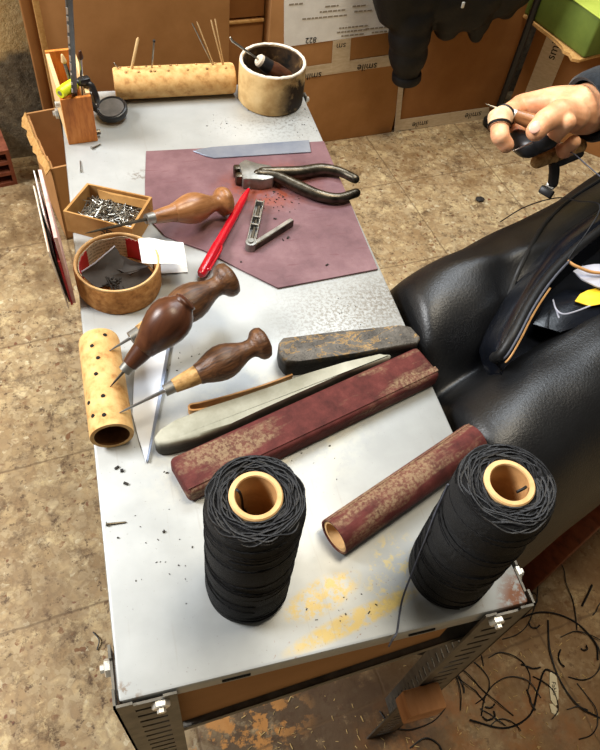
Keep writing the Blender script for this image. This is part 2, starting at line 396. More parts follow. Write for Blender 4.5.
def prism(bm, pts, z0, z1, bev=0, seg=2):    # outline in world xy, from z0 to z1
    lo = [bm.verts.new((p[0], p[1], z0)) for p in pts]; hi = [bm.verts.new((p[0], p[1], z1)) for p in pts]
    f1 = bm.faces.new(lo); f2 = bm.faces.new(hi); n = len(pts); sd = [bm.faces.new((lo[i], lo[(i+1) % n], hi[(i+1) % n], hi[i])) for i in range(n)]
    vs = lo + hi
    if bev:
        es = list({e for v in vs for e in v.link_edges})
        q = bmesh.ops.bevel(bm, geom=es, offset=bev, segments=seg, affect='EDGES', profile=.5); vs = list({v for f in q['faces'] for v in f.verts} | {v for v in vs if v.is_valid})
    return vs
def quadbox(bm, a, b, c, d, n, t, bev=0):       # slab: four corners, thickness t along n
    a, b, c, d = map(V, (a, b, c, d)); n = V(n).normalized()*t
    lo = [bm.verts.new(p) for p in (a, b, c, d)]; hi = [bm.verts.new(p + n) for p in (a, b, c, d)]
    bm.faces.new(lo); bm.faces.new(hi)
    for i in range(4): bm.faces.new((lo[i], lo[(i+1) % 4], hi[(i+1) % 4], hi[i]))
    if bev:
        es = list({e for v in lo + hi for e in v.link_edges}); bmesh.ops.bevel(bm, geom=es, offset=bev, segments=2, affect='EDGES', profile=.5)
def remesh(bm, voxel, it=6, fac=.5):
    me = bpy.data.meshes.new('tmp'); bm.to_mesh(me); bm.free(); o = bpy.data.objects.new('tmp', me); COL.objects.link(o)
    r = o.modifiers.new('r', 'REMESH'); r.mode = 'VOXEL'; r.voxel_size = voxel
    if it: s = o.modifiers.new('s', 'SMOOTH'); s.iterations = it; s.factor = fac
    dg = bpy.context.evaluated_depsgraph_get(); me2 = bpy.data.meshes.new_from_object(o.evaluated_get(dg))
    out = bmesh.new(); out.from_mesh(me2); bpy.data.objects.remove(o); bpy.data.meshes.remove(me); bpy.data.meshes.remove(me2); return out
def sheet(bm, grid):                         # grid of points -> surface
    vs = [[bm.verts.new(p) for p in row] for row in grid]
    for a, b in zip(vs, vs[1:]):
        for k in range(len(a) - 1): bm.faces.new((a[k], a[k+1], b[k+1], b[k]))
def thicken(bm, t):
    bmesh.ops.recalc_face_normals(bm, faces=bm.faces); bmesh.ops.solidify(bm, geom=bm.faces[:], thickness=t)
def text(name, body, size, mw, m, parent, label=None):
    cu = bpy.data.curves.new('t', 'FONT'); cu.body = body; cu.size = size; cu.align_x = 'CENTER'; cu.align_y = 'CENTER'; cu.extrude = .00015
    o = bpy.data.objects.new('t', cu); COL.objects.link(o); dg = bpy.context.evaluated_depsgraph_get()
    me = bpy.data.meshes.new_from_object(o.evaluated_get(dg)); bm = bmesh.new(); bm.from_mesh(me); bpy.data.objects.remove(o)
    bm.transform(mw); return obj(name, bm, m, parent, label=label)
def ground(a, b, up=(0,0,1)): return frame(a, b, up)

# ------------------------------------------------------------------ the setting
bm = NB(); box(bm, (.3, .4, -.02), (3.4, 3.0, .04)); obj('floor', bm, M['floor'], kind='structure')
def wall(name, c, ex, h=1.7, t=.06):
    bm = NB(); mw = Matrix.Translation(V(c)) @ Matrix.Rotation(math.radians(6.39), 4, 'Z'); box(bm, (0, 0, h/2), (ex, t, h), mw)
    return obj(name, bm, M['wall'], loc=(c[0], c[1], 0), kind='structure')
wc = BN*(BD + .13) + BE*.35; wall('wall_back', (wc.x, wc.y, 0), 3.0)

# ------------------------------------------------------------------ shelving unit used as the work table
W_, L_ = .30, .7037
sh = thing('metal_shelf_table', 'low grey metal shelving unit used as a work table, white top full of tools', 'table', (0,0,0))
bm = NB(); r = box(bm, (W_/2, L_/2, T - .010), (W_, L_, .020), bev=.0025)
bm.faces.ensure_lookup_table()
bot = [f for f in bm.faces if f.normal.z < -.99 or (f.calc_center_median().z < T - .0199)]
f = max(bot, key=lambda f: f.calc_area()); q = bmesh.ops.inset_region(bm, faces=[f], thickness=.0015); bmesh.ops.translate(bm, verts=f.verts, vec=(0,0,.0175))
obj('top_shelf', bm, M['top'], sh)
for x0, x1 in ((.068, .088), (.205, .226)):
    bm = NB(); box(bm, ((x0+x1)/2, -.0003, T - .010), (x1 - x0, .0016, .0032), bev=.0006); obj('lip_slot', bm, M['slot'], sh)
def flange(bm, p, ax, w, h, t, nrm):         # perforated strip of angle iron
    nrow = int(h/.0185); dz = h/nrow; ax = V(ax); nrm = V(nrm)*t
    us = [0, .2, .38, .62, .8, 1]
    def cell(u0, u1, z0, z1):
        c = [V(p) + ax*w*u + V((0,0,z)) for u, z in ((u0,z0),(u1,z0),(u1,z1),(u0,z1))]
        lo = [bm.verts.new(q) for q in c]; hi = [bm.verts.new(q + nrm) for q in c]
        bm.faces.new(lo); bm.faces.new(hi)
        for i in range(4): bm.faces.new((lo[i], lo[(i+1) % 4], hi[(i+1) % 4], hi[i]))
    cell(0, .3, 0, h); cell(.78, 1, 0, h)
    for i in range(nrow): cell(.3, .78, i*dz, i*dz + dz*.72)
for cx, cy, sx, sy in ((0,0,1,1), (W_,0,-1,1), (W_,L_,-1,-1), (0,L_,1,-1)):
    bm = NB(); e = .0035; px, py = cx - sx*e, cy - sy*e
    flange(bm, (px, py, 0), (sx,0,0), .041, T + .001, .0018, (0,sy,0)); flange(bm, (px, py, 0), (0,sy,0), .041, T + .001, .0018, (sx,0,0))
    leg = obj('leg', bm, M['leg'], sh, smooth=20)
    for (bx, by, dx, dy) in ((cx + sx*.026, py, 0, -sy), (px, cy + sy*.026, -sx, 0)):
        bm = NB(); p = V((bx, by, T - .011)); lathe(bm, [(0,.0062),(.0035,.0062),(.0042,.0054),(.0042,.003),(.007,.003),(.007,0)], frame(p, p + V((dx,dy,0))), 6); obj('bolt', bm, M['bolt'], leg)
SX0, SZ0, SX1, SZ1 = .036, -.150, .262, -.070          # the lower shelf hangs at a tilt
sd = V((SX1 - SX0, 0, SZ1 - SZ0)).normalized(); sn = V((-sd.z, 0, sd.x))
bm = NB(); a = V((.002, .002, T + SZ0 - (SX0-.002)*sd.z/sd.x)); b = V((.298, .002, a.z + .296*sd.z/sd.x)); dd = V((0,.69,0))
quadbox(bm, a, b, b + dd, a + dd, sn, -.0015)
for o_ in (0, .6885): quadbox(bm, a + V((0,o_,0)), b + V((0,o_,0)), b + V((0,o_+.0015,0)), a + V((0,o_+.0015,0)), sn, -.011)
obj('lower_shelf', bm, M['leg'], sh)
bm = NB(); box(bm, (.2625, -.0165, T - .222), (.038, .024, .036), bev=.002); obj('wooden_block', bm, M['batten'], sh)
# cardboard lying between the two shelves
bm = NB(); q = lambda x, z: V((x, .007, T + z)); zs = lambda x: (a.z - T) + (x - .002)*sd.z/sd.x + .001
cb = [q(.036, zs(.036)), q(.25, zs(.25)), q(.25, zs(.25) + .046), q(.15, -.0205), q(.036, -.0205)]
lo = [bm.verts.new(p) for p in cb]; hi = [bm.verts.new(p + V((0,.6,0))) for p in cb]; bm.faces.new(lo); bm.faces.new(hi)
for i in range(5): bm.faces.new((lo[i], lo[(i+1) % 5], hi[(i+1) % 5], hi[i]))
cbx = thing('cardboard_box', 'flat brown cardboard box stored under the table top on the tilted shelf', 'box', (.15, .014, cb[1].z))
obj('carton_body', bm, M['cardboard'], cbx)
bm = NB(); quadbox(bm, q(.09, -.021) + V((0,-.002,0)), q(.246, -.021) + V((0,-.002,0)), q(.246, -.026) + V((0,-.002,0)), q(.09, -.029) + V((0,-.002,0)), (0,1,0), .0018); obj('flap', bm, M['cardboard_edge'], cbx)

# ------------------------------------------------------------------ thread spools
def spool(c, h, r, label, seedv, rin=.0155):
    t = thing('thread_spool', label, 'spool', (c.x, c.y, T), 'spools of black waxed thread on the table')
    mw = Matrix.Translation((c.x, c.y, T))
    bm = NB(); rc = .0118
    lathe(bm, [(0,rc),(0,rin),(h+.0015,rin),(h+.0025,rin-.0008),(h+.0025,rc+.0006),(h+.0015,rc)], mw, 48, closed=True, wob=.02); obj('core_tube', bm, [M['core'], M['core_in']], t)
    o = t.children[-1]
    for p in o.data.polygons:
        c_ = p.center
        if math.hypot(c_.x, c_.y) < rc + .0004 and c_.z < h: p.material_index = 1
    rnd = random.Random(seedv); bm = NB(); prof = [(.001, rin + .0004), (.0005, r*.9), (.004, r*.98)]
    for i in range(1, 40):
        z = .004 + (h - .01)*i/40; prof.append((z, r*(1 - .012*math.cos(i*.62) - (.02 if i % 10 == 0 else 0))))
    prof += [(h - .004, r*.985), (h - .001, r*.94), (h, r*.86), (h, rin + .0004)]
    lathe(bm, prof, mw, 64, closed=True, wob=.012)
    obj('thread_winding', bm, M['wind'], t, smooth=60); bm = NB(); k = 0; rr = rin + .0012
    while rr < r*.97:                       # strands of the wound end
        for _ in range(2):
            ph = rnd.random()*6; am = .0011; pts = []
            for j in range(57):
                aa = 2*math.pi*j/56 ; q = rr + am*math.sin(aa*(3 + k % 4) + ph) + .0006*math.sin(aa*7 + ph*2)
                zz = h + .0004 + .0008*math.sin(aa*(5 - k % 3) + ph) - max(0, (q - r*.86))*.9
                pts.append((c.x + q*math.cos(aa), c.y + q*math.sin(aa), T + zz))
            tube(bm, pts, .00062, 5)
        k += 1; rr += .0015
    obj('wound_end', bm, M['strand'], t, smooth=60); bm = NB()
    for j in range(16):                     # crossing strands on the side
        ph = rnd.random()*6.3; z0 = rnd.uniform(.01, h*.9); sl = rnd.choice((-1,1))*rnd.uniform(.006,.012); pts = []
        for i in range(50):
            aa = ph + i*.12; z = z0 + sl*(i*.12)/2
            if .006 < z < h - .006: pts.append((c.x + (r + .0002)*math.cos(aa), c.y + (r + .0002)*math.sin(aa), T + z))
        if len(pts) > 3: tube(bm, pts, .00045, 4)
    obj('crossing_strands', bm, M['wind'], t, smooth=60)['kind'] = 'stuff'
    return t
H1 = .141; c1 = A(256, 497, H1); c2 = A(509, 484, H1)
s1 = spool(c1, H1, .0294, 'black waxed thread spool standing upright in the middle of the table front', 3)
s2 = spool(c2, H1, .0303, 'black waxed thread spool at the front right table corner, thread trailing off it', 5)
bm = NB(); tube(bm, spl([A(236,489,H1+.003), A(240,493,H1+.002), A(242,500,H1-.012), A(243,508,H1-.03), A(246,512,H1-.04)], 6), .0008, 6); obj('loose_thread', bm, M['thread'], s1)
bm = NB(); cy = lambda a_, z: c2 + V((.0312*math.cos(a_), .0312*math.sin(a_), z - H1))
tube(bm, spl([cy(2.55,.118), cy(2.75,.09), cy(2.95,.06), cy(3.05,.035), A(404,594,.012), A(400,612,.002), A(397,632,.0012), V((A(394,640).x, -.002, T - .0004)), V((A(394,640).x - .001, -.0035, T - .014))], 8), .00075, 6); obj('loose_thread', bm, M['thread_grey'], s2)
bm = NB(); tube(bm, spl([A(517,492,H1+.003), A(523,489,H1+.003), A(526,487,H1+.002)], 4), .001, 6); obj('thread_end', bm, M['thread'], s2)

# ------------------------------------------------------------------ sandpaper tube, sanding stick, stones
r = .0148; a = A(334, 537, r); b = A(474, 440, r)
t = thing('sandpaper_tube', 'round hollow tube wrapped in worn red sandpaper beside the right thread spool', 'sanding tube', mw=frame(V((a.x,a.y,T)), V((b.x,b.y,T))))
bm = NB(); fm = frame(a, b); Lr = (b - a).length
lathe(bm, [(0,r-.0014),(0,r),(Lr,r),(Lr,r-.0014)], fm, 48, closed=True, wob=.01); tube(bm, [fm @ V((r*.7, r*.73, z)) for z in (0, Lr*.3, Lr*.6, Lr)], .0007, 6); obj('sandpaper', bm, M['sand'], t)
bm = NB(); lathe(bm, [(.0012,r-.004),(.0012,r-.0014),(Lr-.0012,r-.0014),(Lr-.0012,r-.004)], fm, 40, closed=True); obj('inner_tube', bm, [M['core'], M['core_in']][0], t)
a = A(179, 481, .009); b = A(427, 365, .009)
fm = frame(a, b); t = thing('sanding_stick', 'long flat wooden stick wrapped in worn red sandpaper lying across the table', 'sanding stick', mw=frame(V((a.x,a.y,T)), V((b.x,b.y,T))))
Ls = (b - a).length; bm = NB(); box(bm, (0, 0, Ls/2), (.036, .0178, Ls), fm, bev=.0045, seg=3)
obj('sandpaper', bm, M['sand'], t)
bm = NB(); quadbox(bm, fm @ V((-.0145,.0088,.001)), fm @ V((-.0145,.0088,Ls-.001)), fm @ V((-.0095,.0092,Ls-.001)), fm @ V((-.0095,.0092,.001)), (0,0,1), .0008); obj('paper_seam', bm, M['sand'], t)
bm = NB()
pts = [A(*p, .019) for p in ((153,437),(160,428),(176,418),(205,408),(240,397),(275,385),(305,374),(345,362),(380,354),(391,353),(392,357),(350,370),(300,392),(262,409),(232,423),(200,436),(170,443),(157,444))]
c = sum(pts, V())/len(pts); prism(bm, pts, T + .0002, T + .019, .003, 3)
obj('whetstone', bm, M['stone'], loc=(c.x, c.y, T), label='long grey-green boat-shaped sharpening stone behind the red sanding stick', cat='sharpening stone')
bm = NB(); pts = [A(*p, .021) for p in ((278,343),(283,337),(340,331),(400,324),(411,326),(421,337),(418,343),(355,353),(300,361),(286,362),(280,354))]
c = sum(pts, V())/len(pts); vs = prism(bm, pts, T + .0002, T + .021, .0022, 3)
obj('black_stone_block', bm, M['slab'], loc=(c.x, c.y, T), label='black oblong block with a cracked, gold-streaked top by the right table edge', cat='sharpening block')
# folded strip of tan leather
bm = NB(); up = V((0,0,1))
path = [A(292,374,.008), A(262,385,.008), A(225,396,.008), A(200,402,.008), A(190,404,.008), A(188,408,.008), A(193,411,.008), A(215,408,.008), A(245,404,.008)]
pp = spl(path, 6); grid = [[p + V((0,0,-.0072)) for p in pp], [p + V((0,0,.0006)) for p in pp]]; sheet(bm, grid); thicken(bm, .0016)
obj('leather_strip', bm, M['tan'], loc=(path[4].x, path[4].y, T), label='narrow tan leather strip folded into a loop behind the grey-green stone', cat='leather strip')

# ------------------------------------------------------------------ leather sheet and what lies on it
bm = NB(); pts = [A(*p, .002) for p in ((146,151),(190,149),(250,146),(324,141),(333,163),(345,190),(358,222),(378,269),(330,278),(278,288),(240,269),(204,250),(183,243),(165,236),(145,215),(145,180))]
lh = prism(bm, pts, T + .0003, T + .0022, .0004, 1)
obj('leather_piece', bm, M['hide'], loc=(0,0,T), label='purple-brown leather piece lying flat under the pliers and red pen', cat='leather')
LT = .0024
bm = NB(); pts = [A(*p, LT + .001) for p in ((193,151),(199,149),(212,147),(309,140),(311,152),(214,158),(206,156))]
prism(bm, pts, T + LT, T + LT + .0012, .0003, 1); c = A(260,150)
obj('steel_blade', bm, M['blade'], loc=(c.x, c.y, T), label='flat grey steel knife blade lying at the back of the purple-brown leather', cat='blade')
# pliers
pc = A(255, 172); t = thing('pliers', 'steel nipper pliers lying open on the purple-brown leather', 'pliers', (pc.x, pc.y, T + LT))
def bar(pix, hs, rs, flat=1): return spl([A(x, y, h) for (x, y), h in zip(pix, hs)], 6)
for pix, up in ((((262,172),(275,172),(300,172),(322,169),(340,172),(355,179)), 1), (((258,174),(275,176),(297,186),(318,195),(338,198),(356,193)), 0)):
    bm = NB(); hs = [.014,.0135,.011,.0095,.0095,.0095]; pp = bar(pix, hs, 0); n = len(pp)
    tube(bm, pp, [.0052 + .0016*math.sin(math.pi*min(1, i/n*1.15))**2 for i in range(n)], 14, 'round'); obj('handle', bm, M['darksteel'], t)
hp = [A(x, y, .0135) for x, y in ((239,165),(246,161),(252,165),(258,165),(270,167),(277,172),(273,180),(262,182),(252,181),(243,181))]
bm = NB(); prism(bm, hp, T + .0025, T + .0165, .0015, 2); obj('joint', bm, M['wax'], t)
j0, j1 = A(239, 165, .012), A(243, 180, .012); jd = (j1 - j0).normalized(); jn = V((-jd.y, jd.x, 0))
for s_ in (0, 1):
    bm = NB(); cpt = j0.lerp(j1, .24 + .52*s_); 
    mw = Matrix.Translation((cpt.x, cpt.y, T)) @ Matrix.Rotation(math.atan2(jd.y, jd.x), 4, 'Z')
    box(bm, (0, -.001 if jn.x > 0 else .001, .0088), (.0088, .0125, .0128), mw, .002, 2); obj('jaw', bm, M['darksteel'], t)
bm = NB(); cpt = A(262, 172, .0165); lathe(bm, [(0,.0042),(.0012,.004),(.0016,.003),(.0016,0)], Matrix.Translation(V((cpt.x, cpt.y, T + .0164))), 20); obj('rivet', bm, M['steel'], t)
# pen
rp = .0048; a = A(202, 273, LT + rp + .001); b = A(250, 187, LT + rp); fm = frame(a, b); Lp = (b - a).length
t = thing('pen', 'red plastic pen with clip lying on the left of the purple-brown leather', 'pen', mw=fm)
bm = NB(); lathe(bm, [(Lp*.28,.0046),(Lp*.72,.0044),(Lp*.86,.0036),(Lp*.97,.0016)], fm, 24); obj('barrel', bm, M['redpen'], t)
bm = NB(); lathe(bm, [(-.004,0),(-.0035,.003),(-.001,.0046),(.003,.0051),(Lp*.3,.0051),(Lp*.302,.0047)], fm, 24); obj('cap', bm, M['redpen2'], t)
bm = NB(); lathe(bm, [(Lp*.97,.0015),(Lp,.0006),(Lp+.001,0)], fm, 16); obj('tip', bm, M['wax'], t)
side = (fm.to_3x3() @ V((1,0,0))); side = side if side.x > 0 else -side
bm = NB(); k = fm @ V((0,0,.004)); tube(bm, [k + side*.0046 + V((0,0,.003)), k + side*.0068 + V((0,0,.0035)), k + side*.0072 + V((0,0,.003)) + (b-a).normalized()*.03, k + side*.0056 + V((0,0,.003)) + (b-a).normalized()*.036], .0013, 10, 'round', .7); obj('clip', bm, M['redpen2'], t)
# folding clippers
a = A(250, 250, LT); b = A(260, 205, LT); c_ = A(290, 226, LT)
t = thing('folding_clippers', 'small steel folding clippers opened into a V on the purple-brown leather', 'clippers', (a.x, a.y, T + LT))
fm = frame(V((a.x,a.y,T+LT+.003)), V((b.x,b.y,T+LT+.003))); Lc = (b - a).length
bm = NB()
for s_ in (-1, 1): box(bm, (s_*.0042, .0012, Lc/2), (.0014, .0075, Lc), fm, .0004, 1)
for k in (.02, .45, .62, .97): box(bm, (0, .001, Lc*k), (.0084, .006, .0022), fm, .0003, 1)
box(bm, (0, -.0018, Lc/2), (.0086, .001, Lc), fm)
obj('channel_arm', bm, M['steel'], t)
bm = NB(); box(bm, (0, .0, Lc*.5), (.0035, .004, Lc*.8), fm, .0006, 1); obj('inner_lever', bm, M['darksteel'], t)
fm = frame(V((a.x+.003,a.y,T+LT+.004)), V((c_.x,c_.y,T+LT+.004))); Lc = (c_ - a).length
bm = NB(); box(bm, (0, 0, Lc*.5), (.0055, .0078, Lc), fm, .0009, 2); obj('solid_arm', bm, M['darksteel'], t)
bm = NB(); box(bm, (0, .0042, Lc*.5), (.0045, .0008, Lc*.98), fm, .0003, 1); obj('arm_face', bm, M['steel'], t)
bm = NB(); p = V((a.x + .001, a.y + .002, T + LT)); lathe(bm, [(.0002,.0055),(.0095,.0055),(.0098,.003),(.0115,.0028),(.0115,0)], Matrix.Translation(p), 20); obj('pivot', bm, M['wax'], t)

# ------------------------------------------------------------------ awls
def awl(label, tip, butt, HL, metal, sc=1.0, woods=('wood','wood_cork'), pear=False, group='sewing awls on the table', slim=1):
    d = (butt - tip); L = d.length; fm = frame(tip, butt); h0 = L - HL
    t = thing('awl', label, 'awl', mw=fm, group=group)
    bm = NB(); lathe(bm, [(0,.0003),(.006,.0009),(.02,.0014*sc),(h0 + .004,.0020*sc)], fm, 10); obj('spike', bm, M[metal], t)
    bm = NB(); lathe(bm, [(h0-.001,.002),(h0-.001,.0056*sc),(h0+.0085,.0060*sc),(h0+.0085,.004)], fm, 24); obj('ferrule', bm, M['wax'], t)
    P = lambda q: h0 + HL*q
    bm = NB(); lathe(bm, [(P(.07),.004),(P(.075),.0066*sc),(P(.2),.0082*sc),(P(.30),.0092*sc),(P(.305),.004)], fm, 28, wob=.03); obj('neck', bm, M[woods[1]], t)
    g = [(.30,.0095),(.305,.0100),(.34,.0108),(.40,.0134),(.46,.0156),(.52,.0168),(.58,.0166),(.64,.0150),(.70,.0122),(.75,.0100),(.79,.0090),(.825,.0090),(.85,.0104),(.875,.0138),(.90,.0156),(.935,.0160),(.965,.0148),(.985,.0110),(1.0,.0050),(1.0,0)]
    if pear: g = [(.30,.0095),(.305,.0100),(.36,.0112),(.44,.0138),(.54,.0168),(.64,.0188),(.73,.0192),(.81,.0180),(.88,.0150),(.93,.0112),(.955,.0092),(.97,.0098),(.985,.0098),(1.0,.0070),(1.0,0)]
    bm = NB(); lathe(bm, [(P(q), r_*sc*(slim if q < .85 else 1)) for q, r_ in g], fm, 40, wob=.03); obj('handle', bm, M[woods[0]], t, smooth=80)
    return t
# cork cylinder the three awls are stuck in
rb = .0172; a = A(99, 340, rb); b = A(112, 436, rb); fm = frame(a, b); Lb = (b - a).length
t = thing('cork_cylinder', 'pale cork tube at the left table edge with three awls stuck in it', 'awl holder', mw=frame(V((a.x,a.y,T)), V((b.x,b.y,T))))
bm = NB(); lathe(bm, [(Lb*.6,0),(Lb*.6,rb*.78),(Lb,rb*.80),(Lb,rb*.98),(Lb-.002,rb),(.004,rb),(.001,rb*.96),(0,rb*.88),(0,0)], fm, 48, closed=False, wob=.012)
o = obj('cork_body', bm, [M['cork'], M['bamboo_in']], t)
inv = WM[t].inverted() @ fm
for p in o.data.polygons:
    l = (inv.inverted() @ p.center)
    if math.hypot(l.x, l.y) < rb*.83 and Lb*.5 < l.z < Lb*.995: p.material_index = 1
def surf(px, py):                           # point of the cork's upper side at a spot of the photograph
    d = ray(px, py).normalized(); ax = (b - a).normalized(); w = CL - a
    dp = d - ax*d.dot(ax); wp = w - ax*w.dot(ax); A_, B_, C_ = dp.dot(dp), 2*dp.dot(wp), wp.dot(wp) - rb*rb
    return CL + d*((-B_ - math.sqrt(max(0, B_*B_ - 4*A_*C_)))/(2*A_))
for hx, hy in ((92,346),(105,335),(96,374),(89,403),(103,396),(93,416),(104,415),(98,358)):
    p = surf(hx, hy); bm = NB(); lathe(bm, [(-.001,0),(-.001,.0016),(.0006,.0017),(.0006,0)], frame(p, p + (p - a) - (b - a).normalized()*(p - a).dot((b - a).normalized())), 9, wob=.25); obj('awl_hole', bm, M['slot'], t)
tp = surf(119, 413); bt = A(268, 340, .050); print('awl L', (bt-tp).length); awl('awl with a dark knobbed handle stuck in the cork tube, nearest the sanding stick', tp, bt, (bt-tp).length*.70, 'steel', .88)
tp = surf(110, 387); bt = A(187, 300, .088); print('awl L', (bt-tp).length); awl('awl with a smooth reddish-brown pear-shaped handle, middle of three in the cork tube', tp, bt, (bt-tp).length*.80, 'darksteel', .95, ('wood_red','wood_red'), True)
tp = surf(109, 351); bt = A(234, 276, .052); print('awl L', (bt-tp).length); awl('pale-necked awl with a brown knob in the cork tube, behind the reddish one', tp, bt, (bt-tp).length*.83, 'steel', 1.0, ('wood','wood_cork'))
kb = A(229, 200, LT + .0155); fr = A(147, 219, .038); tp = fr + (fr - kb).normalized()*.065
awl('awl with a honey-coloured handle resting on the nail box and leather', tp, kb, (kb - fr).length, 'darksteel', .93, ('wood_light','wood_light'))
# skiving knife, window glare painted white
bm = NB(); pts = [A(*p, .0015) for p in ((146,463),(139,440),(132,415),(134,380),(137,345),(146,322),(172,322),(166,352),(158,400),(150,445))]
c = A(150, 380); t = thing('skiving_knife', 'pointed steel skiving blade, window glare painted white, under the awls beside the cork tube', 'knife', (c.x, c.y, T))
prism(bm, pts, T + .0003, T + .0022, .0005, 1); obj('blade', bm, M['glare_steel'], t)
bm = NB(); pts = [A(*p, .0023) for p in ((146.5,460),(152,430),(159,392),(165,358),(171,323),(174,323),(168,358),(162,394),(154,434),(148,462))]; prism(bm, pts, T + .0004, T + .0025, .0002, 1); obj('ground_edge', bm, M['blade'], t)

# ------------------------------------------------------------------ nail box
H = .026; q = [A(63,211,H), A(87,183,H), A(152,197,H), A(132,229,H)]
t = thing('nail_box', 'small open cardboard box full of loose nails beside the honey-coloured awl', 'box', (sum(p.x for p in q)/4, sum(p.y for p in q)/4, T))
cen = sum(q, V())/4; bm = NB()
def shrink(p, k): return cen + (p - cen)*k
wl = .93
for i in range(4):
    p0, p1 = q[i], q[(i+1) % 4]; i0, i1 = shrink(p0, wl), shrink(p1, wl)
    vs = [bm.verts.new((p.x, p.y, z)) for z in (T + .0002, T + H) for p in (p0, p1, i1, i0)]
    for fc in ((0,1,2,3),(4,5,6,7),(0,1,5,4),(1,2,6,5),(2,3,7,6),(3,0,4,7)): bm.faces.new([vs[k] for k in fc])
prism(bm, [shrink(p, .95) for p in q], T + .0004, T + .0022)
obj('carton_body', bm, M['cardboard_small'], t, smooth=20)
bm = NB(); e0, e1 = q[1], q[2]; pp = [e0.lerp(e1, k) for k in (.15,.35,.55,.75,.95)]
grid = [[p + V((0,-.003,-.003)) for p in pp], [p + V((0,-.007 - .002*(i % 2),-.001*(i % 3))) for i, p in enumerate(pp)], [p + V((.001,-.011 - .003*((i+1) % 2),-.006 - .003*(i % 2))) for i, p in enumerate(pp)]]
sheet(bm, grid); thicken(bm, .0005); obj('torn_flap', bm, M['cardboard_small'], t)
mid = q[0].lerp(q[3], .62); dr = (q[3] - q[0]).normalized(); upv = V((0,0,1)); nn = dr.cross(upv)
mw = Matrix((dr, upv, nn)).transposed().to_4x4(); mw.translation = V((mid.x, mid.y, T + .012)) + nn*.0004
text('print', 'SD', .012, mw, M['ink'], t)
def nail_mesh():
    bm = NB(); lathe(bm, [(0,0),(.0015,.0005),(.017,.0006),(.017,.0013),(.0176,.0013),(.0176,0)], None, 7); return bm
na = M['needle']; rnd = random.Random(11); proto = None
lab = 'loose steel nail lying in the heap inside the small cardboard nail box'
ax0 = (q[3] - q[0]); ax1 = (q[1] - q[0])
for i in range(240):
    u, v_ = rnd.uniform(.12,.86), rnd.uniform(.13,.85)
    hgt = .005 + (.005 + .011*(math.sin(math.pi*u)*math.sin(math.pi*v_))**.5)*(i/240)**.5
    p = q[0] + ax0*u + ax1*v_; p.z = T + hgt; an = rnd.uniform(0, 6.28) if .25 < u < .75 and .25 < v_ < .75 else math.atan2(ax0.y, ax0.x) + rnd.gauss(0, .35) + (math.pi/2 if .3 < v_ < .7 else 0)
    dv = V((math.cos(an), math.sin(an), rnd.uniform(-.28,.3)*(.4 + i/320))); s0 = p - dv.normalized()*.008
    mwn = frame(s0, s0 + dv)
    if proto is None:
        bm = nail_mesh(); bm.transform(mwn); proto = obj('nail', bm, na, mw=mwn, label=lab, cat='nail', group='nails in the small cardboard box')
    else:
        o = proto.copy(); COL.objects.link(o); o.matrix_world = mwn
def loose_nail(px, py, qx, qy, label, m=na, s=1):
    p0, p1 = A(px, py, .0016), A(qx, qy, .0008); mwn = frame(p1, p0); bm = nail_mesh(); bm.transform(Matrix.Diagonal((s*1.3, s*1.3, (p1-p0).length/.0168, 1))); bm.transform(mwn)
    o = obj('nail', bm, m, mw=mwn, label=label, cat='nail', group='single nails lying on the table')
loose_nail(107,524,127,522, 'single dark nail lying alone near the left front table edge', M['darksteel'])
loose_nail(92,148,101,144, 'short nail lying in front of the wooden tool holder', M['needle'], 1.3)
loose_nail(81,171,80,160, 'thin nail at the left table edge between tool holder and nail box', M['needle'], .8)

# ------------------------------------------------------------------ round tray of bent bark
H = .030; cc = A(117, 262, H); ct = V((cc.x, cc.y, T)); ro = .0395
t = thing('round_tray', 'round shallow cork-sided tray lined with newspaper, holding dark leather scraps', 'tray', ct)
mw = Matrix.Translation(ct) 
bm = NB(); ri = ro - .0032
lathe(bm, [(.0003,0),(.0003,ro*.97),(.004,ro),(H-.001,ro),(H,ro-.0006),(H,ri+.0006),(H-.001,ri),(.003,ri),(.003,0)], mw, 64, wob=.02); obj('cork_wall', bm, M['bark'], t, smooth=50)
bm = NB(); n = 80; tube(bm, [ct + V(((ro-.0018)*math.cos(k*2*math.pi/n), (ro-.0018)*math.sin(k*2*math.pi/n), H + .0002)) for k in range(n+1)], .0015, 6); obj('rim', bm, M['core'], t, smooth=60)
def lining(a0, a1, z1, m, nm):
    bm = NB(); n = 20; grid = []
    for z in (.004, z1*.5, z1): grid.append([ct + V(((ri-.0012)*math.cos(a0+(a1-a0)*k/n), (ri-.0012)*math.sin(a0+(a1-a0)*k/n), z + (.001*math.sin(k*1.3) if z == z1 else 0))) for k in range(n+1)])
    sheet(bm, grid); thicken(bm, .0004); return obj(nm, bm, m, t, smooth=60)
lining(.35, 3.5, H - .001, M['news'], 'newspaper_lining'); ri -= .0007
lining(2.45, 3.35, H - .003, M['redcard'], 'red_print'); lining(.75, 1.25, H - .002, M['redcard'], 'red_print'); ri += .0007
def scrap(name, pts, label, m=M['scrap'], th=.0014, grp=None, cat='leather scrap'):
    c = sum(pts, V())/len(pts); bm = NB(); vs = [bm.verts.new(p) for p in pts]; f = bm.faces.new(vs); ce = bm.verts.new(c - V((0,0,.002)))
    bmesh.ops.delete(bm, geom=[f], context='FACES_ONLY')
    for i in range(len(vs)): bm.faces.new((vs[i], vs[(i+1) % len(vs)], ce))
    bmesh.ops.subdivide_edges(bm, edges=bm.edges[:], cuts=2, use_grid_fill=True, smooth=.3); thicken(bm, th)
    return obj(name, bm, m, loc=(c.x, c.y, pts[0].z), label=label, cat=cat, group=grp, smooth=60)
scrap('leather_scrap', [A(79,274,.014), A(95,264,.021), A(115,247,.0285), A(124,260,.020), A(122,280,.010), A(98,288,.008)], 'dark leather scrap with its pale cut edge raised, at the left of the round tray', grp='leather scraps in the round tray')
